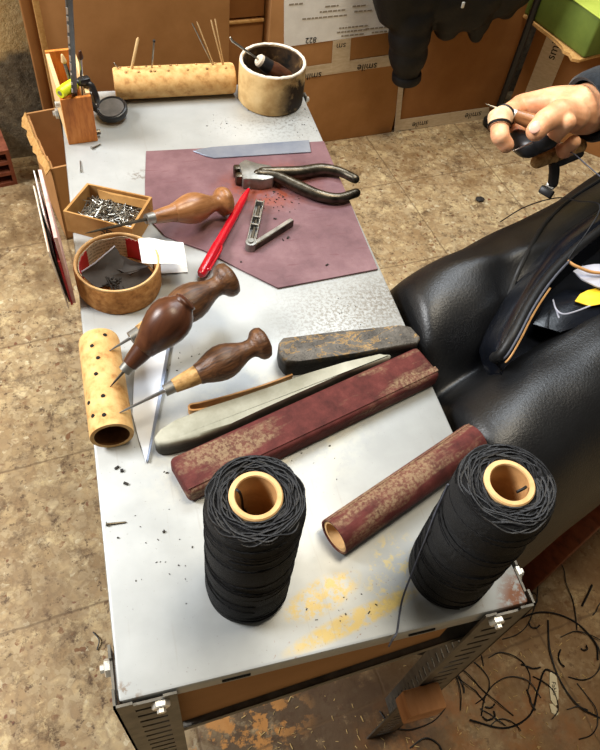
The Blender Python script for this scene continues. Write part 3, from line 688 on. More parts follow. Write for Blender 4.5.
scrap('leather_scrap', [A(112,268,.015), A(118,254,.023), A(136,262,.021), A(149,266,.019), A(130,274,.016)], 'dark leather scrap at the back of the round tray, beside the white paper', grp='leather scraps in the round tray')
scrap('leather_scrap', [A(108,276,.014), A(132,271,.017), A(147,267,.019), A(154,274,.013), A(138,289,.007), A(116,291,.007)], 'dark leather scrap at the front right of the round tray', grp='leather scraps in the round tray')
bm = NB(); tube(bm, [A(80,273,.0148), A(95,263,.0218), A(115,246,.0293)], .0007, 6); obj('cut_edge', bm, M['lining'], [o for o in COL.objects if o.name.startswith('leather_scrap')][0])
rnd = random.Random(4); bm = NB()
for i in range(14):
    p = A(rnd.uniform(108,124), rnd.uniform(278,288), .012 + rnd.uniform(0,.004)); an = rnd.uniform(0,6.28); tube(bm, [p, p + V((math.cos(an)*.007, math.sin(an)*.007, rnd.uniform(-.002,.003)))], .0008, 6)
tube(bm, [A(106,277,.020), A(113,291,.018)], .0009, 6)
p = A(115,284,.01); obj('iron_tacks', bm, M['crumb'], loc=p, label='small heap of dark iron tacks at the front of the round tray', cat='tacks', kind='stuff')
# white paper over the rim
bm = NB(); g = []
for j in range(7):
    row = []
    for i in range(9):
        u, v_ = i/8, j/6; p = A(138 + 45*u + 4*v_ , 239 + 24*v_ - 1.5*u, .0325); p.z += -.008*max(0, u - .3) + .0012*math.sin(u*7 + v_*3) - .006*max(0, u-.75); row.append(p)
    g.append(row)
sheet(bm, g); thicken(bm, .0003); p = A(160,250,.03)
obj('paper_sheet', bm, M['paper'], loc=p, label='small blank white paper sticking out over the rim of the round tray', cat='paper', smooth=80)
bm = NB(); g = []
for j in range(5):
    g.append([A(150 + 36*i/6 + 2*j/4, 262 + 12*j/4 - 2*i/6, .0008 + .0012*abs(math.sin(i*1.7 + j))) for i in range(7)])
sheet(bm, g); thicken(bm, .0002); obj('paper_scrap', bm, M['paper'], loc=A(168,268), label='crumpled white paper lying flat on the table below the paper in the tray', cat='paper', smooth=80)

# ------------------------------------------------------------------ booklets standing on edge at the left
base = A(77, 303, 0)
t = thing('booklet', 'worn white and red booklet standing on edge against the round tray', 'booklet', (base.x - .004, base.y, T))
def card(y0, y1, z1, x0, lean, th, m, nm, skew=0):
    bm = NB(); p = lambda y, z: V((x0 - lean*z - YW*(y - BY0), y + skew*z, T + z)); quadbox(bm, p(y0,.0003), p(y1,.0003), p(y1,z1), p(y0,z1*.96), (1,0,0), th, .0002); return obj(nm, bm, m, t)
bx = A(74, 300).x
BY0 = base.y - .002
YW = .100; zt_ = .085; yl_ = .10; best = (9, 0, 0)
for yy in range(60, 160, 2):
    for ll in range(-20, 30):
        p_ = V((bx - YW*yy/1000 - ll/100*zt_, BY0 + yy/1000, T + zt_)); e_ = (at(39, 170, T + zt_) - p_).length
        if e_ < best[0]: best = (e_, yy/1000, ll/100)
_, yl_, ln_ = best; print('booklet', best)
card(BY0 + .002, BY0 + yl_, zt_, bx - .0012, ln_, .0030, M['pink'], 'page_block')
card(BY0, BY0 + yl_*.8, .058, bx - .0030, ln_ + .01, .0020, M['redcard'], 'red_cover')
card(BY0 + .004, BY0 + yl_*.85, .066, bx - .0046, ln_ + .02, .0014, M['black'], 'dark_page')
card(BY0 - .004, BY0 + yl_*.9, .074, bx - .0062, ln_ + .04, .0010, M['paper_dirty'], 'loose_page', .02)
card(BY0 + .03, BY0 + yl_*.98, .083, bx - .0025, ln_ + .04, .0008, M['paper'], 'folded_page', .05)

# ------------------------------------------------------------------ wooden tool holder with its contents
bl = A(69, 145); br = A(98, 141)
best = min((( (A(57,100,h/1000) - bl).xy.length), h/1000) for h in range(20, 120)); HB = best[1]
back = A(49, 52, HB); dx = (br - bl); dy = V((back.x - bl.x, back.y - bl.y, 0)); dpt = min(dy.length, .095)
ex = dx.normalized(); ey = V((-ex.y, ex.x, 0)); wB = dx.length
print('holder', HB, wB, dpt)
fm = Matrix((ex, ey, V((0,0,1)))).transposed().to_4x4(); fm.translation = V((bl.x, bl.y, T))
t = thing('tool_holder', 'narrow upright open wooden box at the back left corner, filled with tools', 'tool box', mw=fm)
bm = NB(); box(bm, (wB/2, .002, HB/2), (wB, .004, HB), fm, .0004, 1); obj('front_panel', bm, M['wood_orange'], t)
bm = NB(); box(bm, (wB/2, dpt - .002, HB/2 + .002), (wB, .004, HB + .004), fm, .0004, 1); obj('back_panel', bm, M['wood_orange'], t)
for s_ in (0, 1):
    bm = NB(); box(bm, (.0022 + s_*(wB - .0044), dpt/2, HB/2 + .001), (.0044, dpt - .0082, HB + .002), fm, .0004, 1); obj('side_panel', bm, M['wood_pale'], t)
bm = NB(); box(bm, (wB/2, dpt/2, .003), (wB - .009, dpt - .0085, .005), fm); obj('base_panel', bm, M['wood_orange'], t)
bm = NB(); pb = fm @ V((-.003, .012, HB*.78)); lathe(bm, [(0,.0034),(.006,.0034),(.0065,.0028),(.0065,0)], frame(fm @ V((.001,.012,HB*.78)), fm @ V((-.01,.012,HB*.78))), 12); obj('screw', bm, M['bolt'], t)
bm = NB(); lathe(bm, [(0,.003),(.005,.003),(.005,0)], frame(fm @ V((wB,.008,.006)), fm @ V((wB+.01,.008,.006))), 10); obj('screw', bm, M['darksteel'], t)
# tall grey bar
p0 = fm @ V((wB*.52, dpt*.45, .009)); p1 = D(68, -70, .42); dv = (p1 - p0); p0b = p0
q1 = min((D(69, 0, d/1000) for d in range(500, 850, 4)), key=lambda p: abs((p - p0).length - .235)); 
q1 = p0 + (q1 - p0)*1.25
t2 = thing('grey_rod', 'long grey metal bar with white marks standing up out of the wooden tool holder', 'metal bar', mw=frame(p0, q1, (0,-1,.2)))
fr_ = WM[t2]; Lg = (q1 - p0).length
bm = NB(); box(bm, (0, 0, Lg/2), (.0062, .0062, Lg), fr_, .0016, 3); obj('bar', bm, mat('grey_paint', [(66,72,78),(92,98,104)], 50, .4, .3), t2)
rnd = random.Random(9); bm = NB(); z = .07
while z < Lg - .02:
    l = rnd.uniform(.004,.016); box(bm, (.0022, .0031, z), (.0016, .0004, l), fr_); z += l*.5 + rnd.uniform(.008,.02)
obj('white_marks', bm, M['paper'], t2)
# yellow marker stub
a = fm @ V((.004, .006, HB + .0055)); b = fm @ V((.019, .02, HB + .004)); g = frame(a, b)
t2 = thing('marker_cap', 'fluorescent yellow-green marker resting on the rim of the wooden tool holder', 'marker', mw=g)
bm = NB(); lathe(bm, [(-.004,.0022),(-.004,.0052),(-.003,.0056),(.004,.006),(.005,.0064),(.02,.0064),(.021,.005),(.021,0)], g, 24); obj('marker_body', bm, M['yellow'], t2)
bm = NB(); lathe(bm, [(-.0045,0),(-.0045,.0024),(.0,.0024)], g, 16); obj('hole_plug', bm, M['wax'], t2)
def small_tool(name, label, cat, pts, r, m, tipm=None, tipn=None):
    t2 = thing(name, label, cat, pts[0]); bm = NB(); tube(bm, pts, r, 10, 'round'); obj('shaft', bm, m, t2)
    if tipm: bm = NB(); tube(bm, [pts[-1], pts[-1] + (pts[-1]-pts[-2]).normalized()*.006], [r*1.9, r*.9] if not isinstance(r, list) else .003, 10, 'round'); obj(tipn, bm, tipm, t2)
    return t2
IN = lambda x, y, z: fm @ V((x*wB, y*dpt, z))
t2 = small_tool('tweezers', 'thin pale tweezers leaning in the wooden tool holder beside the grey bar', 'tweezers', [IN(.62,.2,.009), IN(.5,.28,HB), IN(.42,.34,HB + .024)], .0016, M['wax'], M['wood_pale'], 'tip')
bm = NB(); tube(bm, [IN(.66,.2,.012), IN(.56,.26,HB), IN(.44,.35,HB + .023)], .0013, 8, 'round'); obj('second_arm', bm, M['darksteel'], t2)
t2 = small_tool('thin_screwdriver', 'slim steel tool with a reddish tip at the right of the wooden tool holder', 'tool', [IN(.8,.35,.009), IN(.88,.3,HB + .005), IN(.95,.28,HB + .03)], .0018, M['steel'], M['wood_red'], 'tip')
# black disc on a hooked arm
dc = A(112, 108, .012); hd = IN(.92, .16, HB + .007)
t2 = thing('disc_tool', 'black round disc on a curved arm hooked over the wooden tool holder', 'tool', (dc.x, dc.y, T))
tl = frame(V((dc.x, dc.y, T + .008)), V((dc.x - .003, dc.y - .004, T + .03)))
bm = NB(); lathe(bm, [(-.003,0),(-.003,.015),(-.001,.0178),(.003,.0184),(.006,.0178),(.0066,.0166),(.0058,.0156),(.0052,.015),(.0052,0)], tl, 48); obj('rim', bm, M['black'], t2)
bm = NB(); lathe(bm, [(.0050,0),(.0050,.0146),(.0058,.0146),(.006,0)], tl, 40); obj('disc_face', bm, mat('disc_face', [(80,78,76),(110,106,104)], 60, .35, .2), t2)
bm = NB(); e = IN(1.0, .12, HB - .002); tube(bm, spl([IN(.62,.22,HB + .006), hd, IN(1.12,.12,HB + .004), IN(1.2,.1,HB - .012), dc + V((-.026,.006,.016)), dc + V((-.0195,.002,.0)), dc + V((-.015,.0,-.003))], 7), [.0042]*8 + [.0036]*8 + [.0034]*27, 12, 'round'); obj('arm', bm, M['black'], t2)
bm = NB(); box(bm, (0,0,0), (.012,.009,.007), Matrix.Translation(hd + V((0,0,.003))) @ Matrix.Rotation(.3,4,'Z'), .002, 2); obj('clamp_head', bm, M['black'], t2)

# ------------------------------------------------------------------ needle holder at the back
rn = .0182; a = A(114, 82, rn); b = A(234, 78, rn); a.y = min(a.y, L_ - .017); b.y = min(b.y, L_ - .013); fm = frame(a, b); Ln = (b - a).length
t = thing('needle_roll', 'long pale wooden cylinder stuck with needles along the back table edge', 'needle holder', mw=frame(V((a.x,a.y,T)), V((b.x,b.y,T))))
bm = NB(); lathe(bm, [(0,0),(0,rn*.93),(.002,rn),(Ln-.004,rn),(Ln-.001,rn*.95),(Ln,rn*.86),(Ln,0)], fm, 48, wob=.012); obj('cork_body', bm, M['cork'], t)
loc = lambda x, ang: fm @ V((rn*math.cos(ang), rn*math.sin(ang), x*Ln))
bm = NB()
for k, x in enumerate((.06,.1,.16,.2,.27,.33,.38,.44,.52,.6,.68,.76,.84,.92,.13,.3,.47)):
    p = loc(x, 1.75 - .5*(k % 2) if fm.to_3x3().col[0].y < 0 else 1.4 + .5*(k % 2)); lathe(bm, [(-.001,0),(-.001,.0018),(.0008,.0016),(.0014,.0008),(.0014,0)], frame(p, p + (p - (a + (b-a)*x))), 8)
obj('hole_tuft', bm, M['wood_cork'], t)
def stick(px, py, qx, qy, r, m, label, h2, name='needle', eye=False):
    p = at(px, py, T + rn*1.8); ax = (b - a).normalized(); foot = a + ax*max(.006, min(Ln-.006, (p - a).dot(ax))); foot.z = T + rn*1.8
    e = min((D(qx, qy, k/1000) for k in range(500, 1100, 2)), key=lambda z: abs((z - foot).length - h2) + 2*abs(z.y - foot.y - .0))
    t3 = thing(name, label, 'needle', mw=frame(foot, e), group='needles stuck in the wooden cylinder'); bm = NB(); tube(bm, [foot, foot.lerp(e, .97), e], [r, r, r*.5], 8, 'round'); obj('shaft', bm, m, t3)
    if eye: bm = NB(); lathe(bm, [(-r*1.6,r*.4),(-r,r*1.5),(r,r*1.5),(r*1.6,r*.4)], frame(e, e + (e - foot)), 10); obj('head', bm, M['crumb'], t3)
stick(131, 71, 138, 38, .0017, M['wood_pale'], 'pale wooden stick standing near the left end of the wooden cylinder', .055, 'wooden_stick')
stick(152, 72, 154, 41, .0011, M['needle'], 'dark-headed steel needle standing upright beside the pale wooden stick', .05, 'needle', True)
stick(121, 74, 114, 63, .0008, M['needle'], 'short thin needle leaning at the left end of the wooden cylinder', .02)
stick(213, 65, 192, 23, .0007, M['needle'], 'thin needle leaning left, leftmost of the four at the right end of the cylinder', .07)
stick(214, 65, 197, 22, .0007, M['wood_pale'], 'thin needle leaning left, second of the four at the right end of the cylinder', .07)
stick(222, 64, 211, 20, .0008, M['wood_pale'], 'pale needle standing steeply, third of the four at the right end of the cylinder', .07)
stick(223, 64, 215, 19, .0007, M['wood_pale'], 'pale needle standing most upright at the right end of the cylinder', .07)

# ------------------------------------------------------------------ glue pot with an awl in it
HP = .050; rc_ = A(273, 61, HP); pc = V((rc_.x, rc_.y, T)); rp_ = .0415
print('pot', pc, 'front', (A(278,112) - pc).length)
t = thing('glue_pot', 'round glue-stained pale pot at the back right corner of the table', 'pot', pc)
mw = Matrix.Translation(pc); bm = NB(); ri = rp_ - .0045
lathe(bm, [(.0003,0),(.0003,rp_*.95),(.003,rp_*.99),(HP*.5,rp_),(HP-.002,rp_*.99),(HP,rp_*.975),(HP,ri),(.004,ri),(.004,0)], mw, 64, wob=.02); obj('pot_wall', bm, M['pot'], t, smooth=60)
bm = NB(); lathe(bm, [(.0055,0),(.0055,ri-.0002),(HP-.001,ri-.0002),(HP-.001,ri-.0012),(.007,ri-.0014),(.007,0)], mw, 64, wob=.02); obj('pot_lining', bm, M['glue_pot_in'], t, smooth=60)
bm = NB(); n = 90; pts = [pc + V(((rp_-.0028)*math.cos(k*2*math.pi/n), (rp_-.0028)*math.sin(k*2*math.pi/n), HP + .0003 + .0008*noise.noise(V((k*.5,0,0))))) for k in range(n+1)]
tube(bm, pts, .0019, 6); obj('rim', bm, M['paper_dirty'], t, smooth=60)
rr0 = reach(255, 60, pc + V((.012,-.01,.02)), .045); ferr = A(259, 60, .058); butt = pc + V((.021, -.012, .028))
dv = (ferr - butt).normalized(); tp = ferr + dv*.038; fm = frame(tp, butt); Lw = (butt - tp).length
t2 = thing('hooked_awl', 'hooked awl with a reddish wooden handle lying in the glue-stained pot', 'awl', mw=fm)
bm = NB(); tube(bm, spl([tp + V((-.004,.0,.005)), tp + V((-.002,0,.0015)), tp, tp.lerp(ferr, .5), ferr], 6), .0014, 8, 'round'); obj('spike', bm, M['needle'], t2)
z0 = (ferr - tp).length
bm = NB(); lathe(bm, [(z0-.001,.0028),(z0-.002,.0055),(z0,.0072),(z0+.004,.0074),(z0+.004,.004)], fm, 24); obj('ferrule', bm, M['paper_dirty'], t2)
bm = NB(); lathe(bm, [(z0+.003,.004),(z0+.003,.0078),(z0+.016,.0088),(z0+.016,.004)], fm, 24); obj('neck', bm, M['black'], t2)
bm = NB(); lathe(bm, [(z0+.015,.0086),(z0+.025,.0105),(Lw-.008,.0108),(Lw-.002,.008),(Lw,0)], fm, 28); obj('handle', bm, M['wood_red'], t2)

# ------------------------------------------------------------------ crumbs on the table
rnd = random.Random(21); bm = NB()
def crumb(p, s): 
    an = rnd.uniform(0,3.14); box(bm, (0,0,0), (s*rnd.uniform(.6,2.2), s*rnd.uniform(.4,1), s*.6), Matrix.Translation(p + V((0,0,s*.3))) @ Matrix.Rotation(an, 4, 'Z'))
for px, py, s in ((117,468,.0022),(122,471,.0026),(126,484,.0026),(118,538,.0018),(164,532,.0022),(164,472,.0012),(167,473,.0012)): crumb(A(px, py), s)
for i in range(110):
    q = rnd.choice(((222,125,26,14),(300,125,20,16),(350,310,35,15),(340,610,45,22),(180,360,25,20),(300,450,60,30),(170,560,50,60)))
    crumb(A(rnd.gauss(q[0], q[2]*.5), rnd.gauss(q[1], q[3]*.5)), rnd.uniform(.0004,.0011))
obj('crumbs', bm, M['crumb'], loc=(0,0,T), label='dark crumbs of leather and thread scattered on the white table top', cat='crumbs', kind='stuff')
bm = NB(); 
for px, py, s in ((275,219,.0018),(288,238,.0022),(241,262,.0014),(327,265,.0016),(283,240,.0014)): crumb(A(px, py, LT), s)
for i in range(40): crumb(A(rnd.gauss(275,14), rnd.gauss(198,6), LT), rnd.uniform(.0005,.0012))
obj('crumbs', bm, M['crumb'], loc=(0,0,T + LT), label='dark crumbs scattered on the purple-brown leather in front of the pliers', cat='crumbs', kind='stuff')
# ------------------------------------------------------------------ cartons against the wall behind the table
WF = Matrix((BE, BN, V((0,0,1)))).transposed().to_4x4()
def PB(px, py, off=0): return B(px, py, off).dot(BE)
def wbox(bm, t0, t1, z0, z1, off, depth, bev=.002): box(bm, ((t0+t1)/2, BD + off + depth/2, (z0+z1)/2), (t1-t0, depth, z1-z0), WF, bev)
def wface(bm, p4, off, th=.0006): quadbox(bm, *[B(px, py, off) for px, py in p4], -BN, th)
def wtext(nm, body, size, px, py, off, m, parent, flip=True, rot=0):
    mw = WF @ Matrix.Rotation(math.pi/2, 4, 'X'); mw = Matrix.Translation(B(px, py, off)) @ mw.to_3x3().to_4x4() @ Matrix.Rotation((math.pi if flip else 0) + rot, 4, 'Z')
    return text(nm, body, size, mw, m, parent)
t0, t1 = PB(24, 20), PB(230, 0)
t = thing('large_carton', 'large plain brown cardboard carton standing behind the tool holder', 'carton', BE*((t0+t1)/2) + BN*BD)
bm = NB(); wbox(bm, t0 + .028, t1, .0, .85, 0, .06); obj('front_panel', bm, M['cardboard'], t)
bm = NB(); wbox(bm, t0, t0 + .026, 0, .85, .012, .045, .003); obj('side_flap', bm, M['cardboard_dark'], t)
bm = NB(); wbox(bm, t0 + .02, t0 + .031, 0, .85, -.003, .006, .001); obj('folded_edge', bm, M['cardboard_edge'], t)
zs_ = B(250, 17, .03).z
for z0, z1, lab in ((0, zs_ - .004, 'lower flattened brown carton in the gap behind the glue pot'), (zs_, .85, 'upper flattened brown carton in the gap above the glue pot')):
    tc = thing('flat_carton', lab, 'carton', BE*((t1 + .04)) + BN*(BD + .03) + V((0,0,z0)))
    bm = NB(); wbox(bm, t1 + .003, PB(271, 10, .0) - .003, z0, z1, .03, .05, .001); obj('carton_body', bm, M['cardboard_dark'], tc)
    if z0 == 0: bm = NB(); wbox(bm, t1 + .003, PB(271,10) - .003, z1 - .006, z1 - .0005, .026, .006, .001); obj('top_edge', bm, M['cardboard_edge'], tc)
t2, t3 = PB(271, 10), PB(398, 110)
t = thing('labelled_carton', 'brown carton with a big white printed sheet and tape behind the glue pot', 'carton', BE*((t2+t3)/2) + BN*BD)
bm = NB(); wbox(bm, t2, t3 - .004, 0, .7, 0, .07); obj('carton_body', bm, M['cardboard'], t)
bm = NB(); wface(bm, ((284,47),(392,32),(392,-60),(284,-60)), -.001); pl = obj('label_sheet', bm, M['paper'], t)
bm = NB(); wface(bm, ((290,80),(396,65),(396,54),(290,69)), -.001); obj('tape', bm, M['tape'], t)
bm = NB(); wface(bm, ((331,73),(349,70),(351,38),(333,41)), -.0014); obj('tape', bm, M['tape'], t)
rnd = random.Random(2)
wtext('print', '822', .017, 311, 40, -.0022, M['ink'], pl)
for (px, py, n_, wd) in ((332,6,1,.03),(331,11,1,.05),(325,17,1,.1),(352,27,1,.06),(352,31,1,.07),(352,35,1,.05),(376,28,1,.05),(378,32,1,.03),(357,6,1,.02),(362,11,1,.035),(296,4,1,.03)):
    bm = NB(); c = B(px, py, -.0018); x = -wd/2
    while x < wd/2:
        l = rnd.uniform(.004,.011); box(bm, (0,0,0), (l,.0006,.0032), Matrix.Translation(c + BE*(x + l/2)) @ WF.to_3x3().to_4x4()); x += l + .002
    obj('print_line', bm, M['ink_grey'], pl)
wtext('print', 'smile', .024, 367, 67, -.002, M['ink'], t); wtext('print', 'smile', .022, 312, 76, -.002, M['ink'], t); wtext('print', 'sm', .02, 341, 46, -.002, M['ink'], t)
t4 = PB(497, 110)
t = thing('plain_carton', 'darker brown carton taped along its bottom edge beneath the hanging jacket', 'carton', BE*((t3+t4)/2) + BN*BD)
bm = NB(); wbox(bm, t3 + .006, t4, 0, .7, 0, .07); obj('carton_body', bm, M['cardboard_dark'], t)
bm = NB(); wface(bm, ((396,131),(489,119),(489,107),(397,120)), -.001); obj('tape', bm, M['tape'], t)
bm = NB(); wface(bm, ((394,132),(399,131),(404,80),(399,80)), -.0012); obj('tape', bm, M['tape'], t)
wtext('print', 'smile', .022, 420, 124, -.002, M['ink'], t); wtext('print', 'smile', .024, 473, 115, -.002, M['ink'], t)
# carton on the right, its long face turned towards the bench
P0 = F(501, 118); zt = .262; Qt = F(590, 154); e = V((Qt.x - P0.x, Qt.y - P0.y, 0)); Le = e.length*1.5; e.normalize(); en = V((-e.y, e.x, 0))
RF = Matrix((e, en, V((0,0,1)))).transposed().to_4x4(); RF.translation = P0
t = thing('side_carton', 'brown carton on the right with a vertical strip of printed tape, under the green box', 'carton', mw=RF)
bm = NB(); box(bm, (Le/2 + .004, .05, zt/2), (Le - .004, .10, zt), RF, .002); obj('carton_body', bm, M['cardboard_dark'], t)
bm = NB(); box(bm, (.062, -.0006, zt/2), (.055, .0012, zt - .004), RF); obj('tape', bm, M['tape'], t)
mw = RF @ Matrix.Translation((.062, -.0016, .06)) @ Matrix.Rotation(math.pi/2, 4, 'X') @ Matrix.Rotation(math.pi/2, 4, 'Z'); text('print', 'smile', .034, mw, M['ink'], t)
mw = RF @ Matrix.Translation((.062, -.0016, .215)) @ Matrix.Rotation(math.pi/2, 4, 'X') @ Matrix.Rotation(math.pi/2, 4, 'Z'); text('print', 'smile', .03, mw, M['ink'], t)
g0, g1 = at(522, 12, zt + .008), at(583, 59, zt + .008); ge = (g1 - g0).normalized(); gn = V((-ge.y, ge.x, 0)); gl = (g1 - g0).length
GF = Matrix((ge, gn, V((0,0,1)))).transposed().to_4x4(); GF.translation = V((g0.x, g0.y, zt))
t = thing('green_box', 'olive green box lying on top of the right-hand carton, upper right corner', 'box', GF @ V((gl*.5, .1, 0)))
bm = NB(); box(bm, ((gl - .02)/2, .06, .0505), (gl + .02, .12, .085), GF, .006, 3); obj('box_body', bm, M['green'], t)
bm = NB(); box(bm, ((gl - .02)/2, .06, .0945), (gl + .02, .124, .003), GF, .001, 1); obj('box_lid', bm, M['green_light'], t)
bm = NB(); pts = [GF @ V((x, y, 0)) for x, y in ((-.015,.0),(gl*.3,-.004),(gl*.55,-.003),(gl*.72,-.008),(gl*.8,-.018),(gl*.86,-.012),(gl*.95,-.022),(gl*1.0,-.008),(gl - .004,.03),(gl - .004,.11),(-.015,.11))]
prism(bm, pts, zt + .0005, zt + .0075, .0004, 1); obj('torn_cardboard_base', bm, M['cardboard_edge'], t)

# ------------------------------------------------------------------ black stand with a quilted jacket
fp = B(494, 121, -.03); fp.z = 0
t = thing('coat_stand', 'thin black metal stand with a round foot between the cartons, jacket hanging on it', 'coat stand', fp)
bm = NB(); tube(bm, [fp + V((0,0,.01)), fp + V((0,0,1.0))], .008, 14, 'round'); tube(bm, [fp + V((-.5,-.06,.9)), fp + V((.1,.01,.9))], .008, 12, 'round'); obj('pole', bm, M['black'], t)
bm = NB(); lathe(bm, [(0,.0),(0,.026),(.012,.027),(.02,.018),(.024,.009),(.024,0)], Matrix.Translation(fp), 28); obj('foot', bm, M['black'], t)
bm = NB(); J = lambda px, py, o: B(px, py, o)
sl = [J(418,-70,-.07), J(415,-30,-.07), J(413,0,-.07), J(411,20,-.072), J(409,40,-.07), J(408,56,-.068)]
pp = spl(sl, 10); n = len(pp); tube(bm, pp, [(.054 - .012*(i/n))*(1 - .10*(abs(math.cos(i*.29))**6)) for i in range(n)], 20, 'round')
tube(bm, spl([J(408,56,-.068), J(407,70,-.066), J(406,79,-.066)], 6), .030, 20, 'flat', 1)
for x, y, r in ((450,8,.05),(447,26,.030),(470,6,.05),(478,22,.028),(476,36,.016),(500,-8,.05),(515,-12,.042),(506,8,.024),(395,8,.04),(445,-10,.06),(480,-14,.06),(510,-24,.06)):
    tube(bm, [J(x+4,-70,-.07), J(x,-25,-.068), J(x,y,-.066)], [.06, .056, r], 18, 'round')
bm = remesh(bm, .006, 5); t = thing('jacket', 'black quilted jacket hanging over the cartons, one sleeve dangling', 'jacket', J(440,-40,-.07))
obj('jacket_body', bm, M['puffer'], t, smooth=180)
bm = NB(); c = J(406,82,-.066); fm = frame(J(407,72,-.066), c); lathe(bm, [(0,.031),(.004,.0325),(.016,.0325),(.02,.030),(.02,.027),(.004,.027)], fm, 32, closed=True); obj('cuff', bm, M['puffer'], t)
bm = NB(); c = J(463,5,-.135); box(bm, (0,0,0), (.006,.004,.012), Matrix.Translation(c), .0015, 2); obj('zip_pull', bm, M['bolt'], t)

# ------------------------------------------------------------------ torn carton and brick on the left
fl = F(67, 240); best = min((((at(52,163,h/1000) - fl).xy.length), h/1000) for h in range(60, 420, 2)); hb = best[1]
bk = at(26, 113, hb); ey = V((bk.x - fl.x, bk.y - fl.y, 0)); ly = ey.length; ey.normalize(); ex = V((ey.y, -ey.x, 0)); lx = .22
print('torn', hb, fl, bk, ly)
t = thing('torn_carton', 'torn open brown carton standing on the floor left of the table', 'carton', fl)
bm = NB(); th = .004
q3 = lambda a_, b_, z: fl + ex*a_ + ey*b_ + V((0,0,z))
nseg = 14; rim = [hb*(1 - .10*math.sin(math.pi*i/nseg)) + .014*noise.noise(V((i*.53,1.7,0))) + .006*noise.noise(V((i*1.9,4,0))) for i in range(nseg + 1)]; rim[0] = hb*.93; rim[-1] = hb
for i in range(nseg):                      # left wall with its ragged rim
    b0, b1 = ly*i/nseg, ly*(i+1)/nseg
    vs = [bm.verts.new(q3(a_, b_, z)) for a_ in (0, th) for b_, z in ((b0,.001),(b1,.001),(b1,rim[i+1]),(b0,rim[i]))]
    for f in ((0,1,2,3),(4,5,6,7),(3,2,6,7),(0,1,5,4),(0,3,7,4),(1,2,6,5)): bm.faces.new([vs[k] for k in f])
bmesh.ops.remove_doubles(bm, verts=bm.verts, dist=1e-5); obj('left_panel', bm, M['cardboard'], t, smooth=20)
bm = NB(); quadbox(bm, q3(0,ly,.001), q3(lx,ly,.001), q3(lx,ly,hb*1.0), q3(0,ly,hb*1.0), -ey, th); obj('back_panel', bm, M['cardboard'], t)
bm = NB(); quadbox(bm, q3(0,0,.001), q3(lx,0,.001), q3(lx,0,hb*.95), q3(0,0,hb*.93), ey, th); obj('front_panel', bm, M['cardboard'], t)
bm = NB(); quadbox(bm, q3(lx,0,.001), q3(lx,ly,.001), q3(lx,ly,hb), q3(lx,0,hb*.95), -ex, th); obj('right_panel', bm, M['cardboard'], t)
bm = NB(); quadbox(bm, q3(0,0,.001), q3(lx,0,.001), q3(lx,ly,.001), q3(0,ly,.001), (0,0,1), th); obj('base_panel', bm, M['cardboard_dark'], t)
bm = NB(); g = []
for j in range(4): g.append([q3(.0 - .010*j/3 - .006*noise.noise(V((i*.8,9,0)))*(j/3), ly*i/nseg, rim[i] + .001 - .012*j/3 + .004*noise.noise(V((i*.7,j,3)))) for i in range(nseg+1)])
sheet(bm, g); thicken(bm, .0025); obj('torn_rim', bm, M['cardboard_edge'], t)
bp = F(18, 184); t = thing('hollow_brick', 'hollow terracotta brick on the floor by the left wall', 'brick', bp)
bd = Matrix.Rotation(math.radians(12), 4, 'Z'); bd.translation = bp; hbk = .085
bm = NB(); cols, rows = 4, 3; bw = .20; holes = []
xs = [0]; 
for i in range(cols): xs += [-(.008 + i*(bw-.008)/cols), -(i+1)*(bw-.008)/cols]
xs.append(-bw); zz = [0]
for j in range(rows): zz += [.008 + j*(hbk-.008)/rows, (j+1)*(hbk-.008)/rows]
zz.append(hbk)
for i in range(len(xs)-1):
    for j in range(len(zz)-1):
        if i % 2 == 1 and j % 2 == 1: continue
        x0, x1, z0, z1 = xs[i], xs[i+1], zz[j], zz[j+1]; box(bm, ((x0+x1)/2, .05, (z0+z1)/2), (abs(x1-x0), .10, z1-z0), bd)
bmesh.ops.remove_doubles(bm, verts=bm.verts, dist=1e-5); obj('brick_body', bm, M['brick'], t, smooth=10)
bm = NB(); box(bm, (-bw/2, .099, hbk/2), (bw - .004, .004, hbk - .004), bd); obj('hole_shade_plate', bm, M['brick_in'], t)  # near-black plate stands in for the shade inside the holes

# ------------------------------------------------------------------ bench, person, apron
U = V((.9305, .3663, 0)); Vv = V((-.3663, .9305, 0)); O = V((.30, .186, T))
def P(s, v, z): return O + U*s + Vv*v + V((0,0,z))
bench = thing('bench', 'reddish wooden bench under the seated person at the lower right', 'bench', P(.5, 0, -T))
BF = Matrix((U, Vv, V((0,0,1)))).transposed().to_4x4(); BF.translation = O
zb = -.168
bm = NB(); box(bm, (.46, -.02, zb - .0125), (.54, .29, .025), BF, .003); obj('seat', bm, M['bench'], bench)
bm = NB(); box(bm, (.46, -.145, zb - .05), (.50, .02, .05), BF, .002); obj('apron_rail', bm, M['bench'], bench)
for s_, v_ in ((.24,-.135),(.24,.095),(.68,-.135),(.68,.095)):
    bm = NB(); box(bm, (s_, v_, (zb - .025 - T)/2), (.035, .035, T + zb - .025), BF, .002); obj('leg', bm, M['bench'], bench)
person = thing('person', 'seated person in a black leather apron and dark sweater, right hand holding an awl', 'person', P(.45, .02, -T))
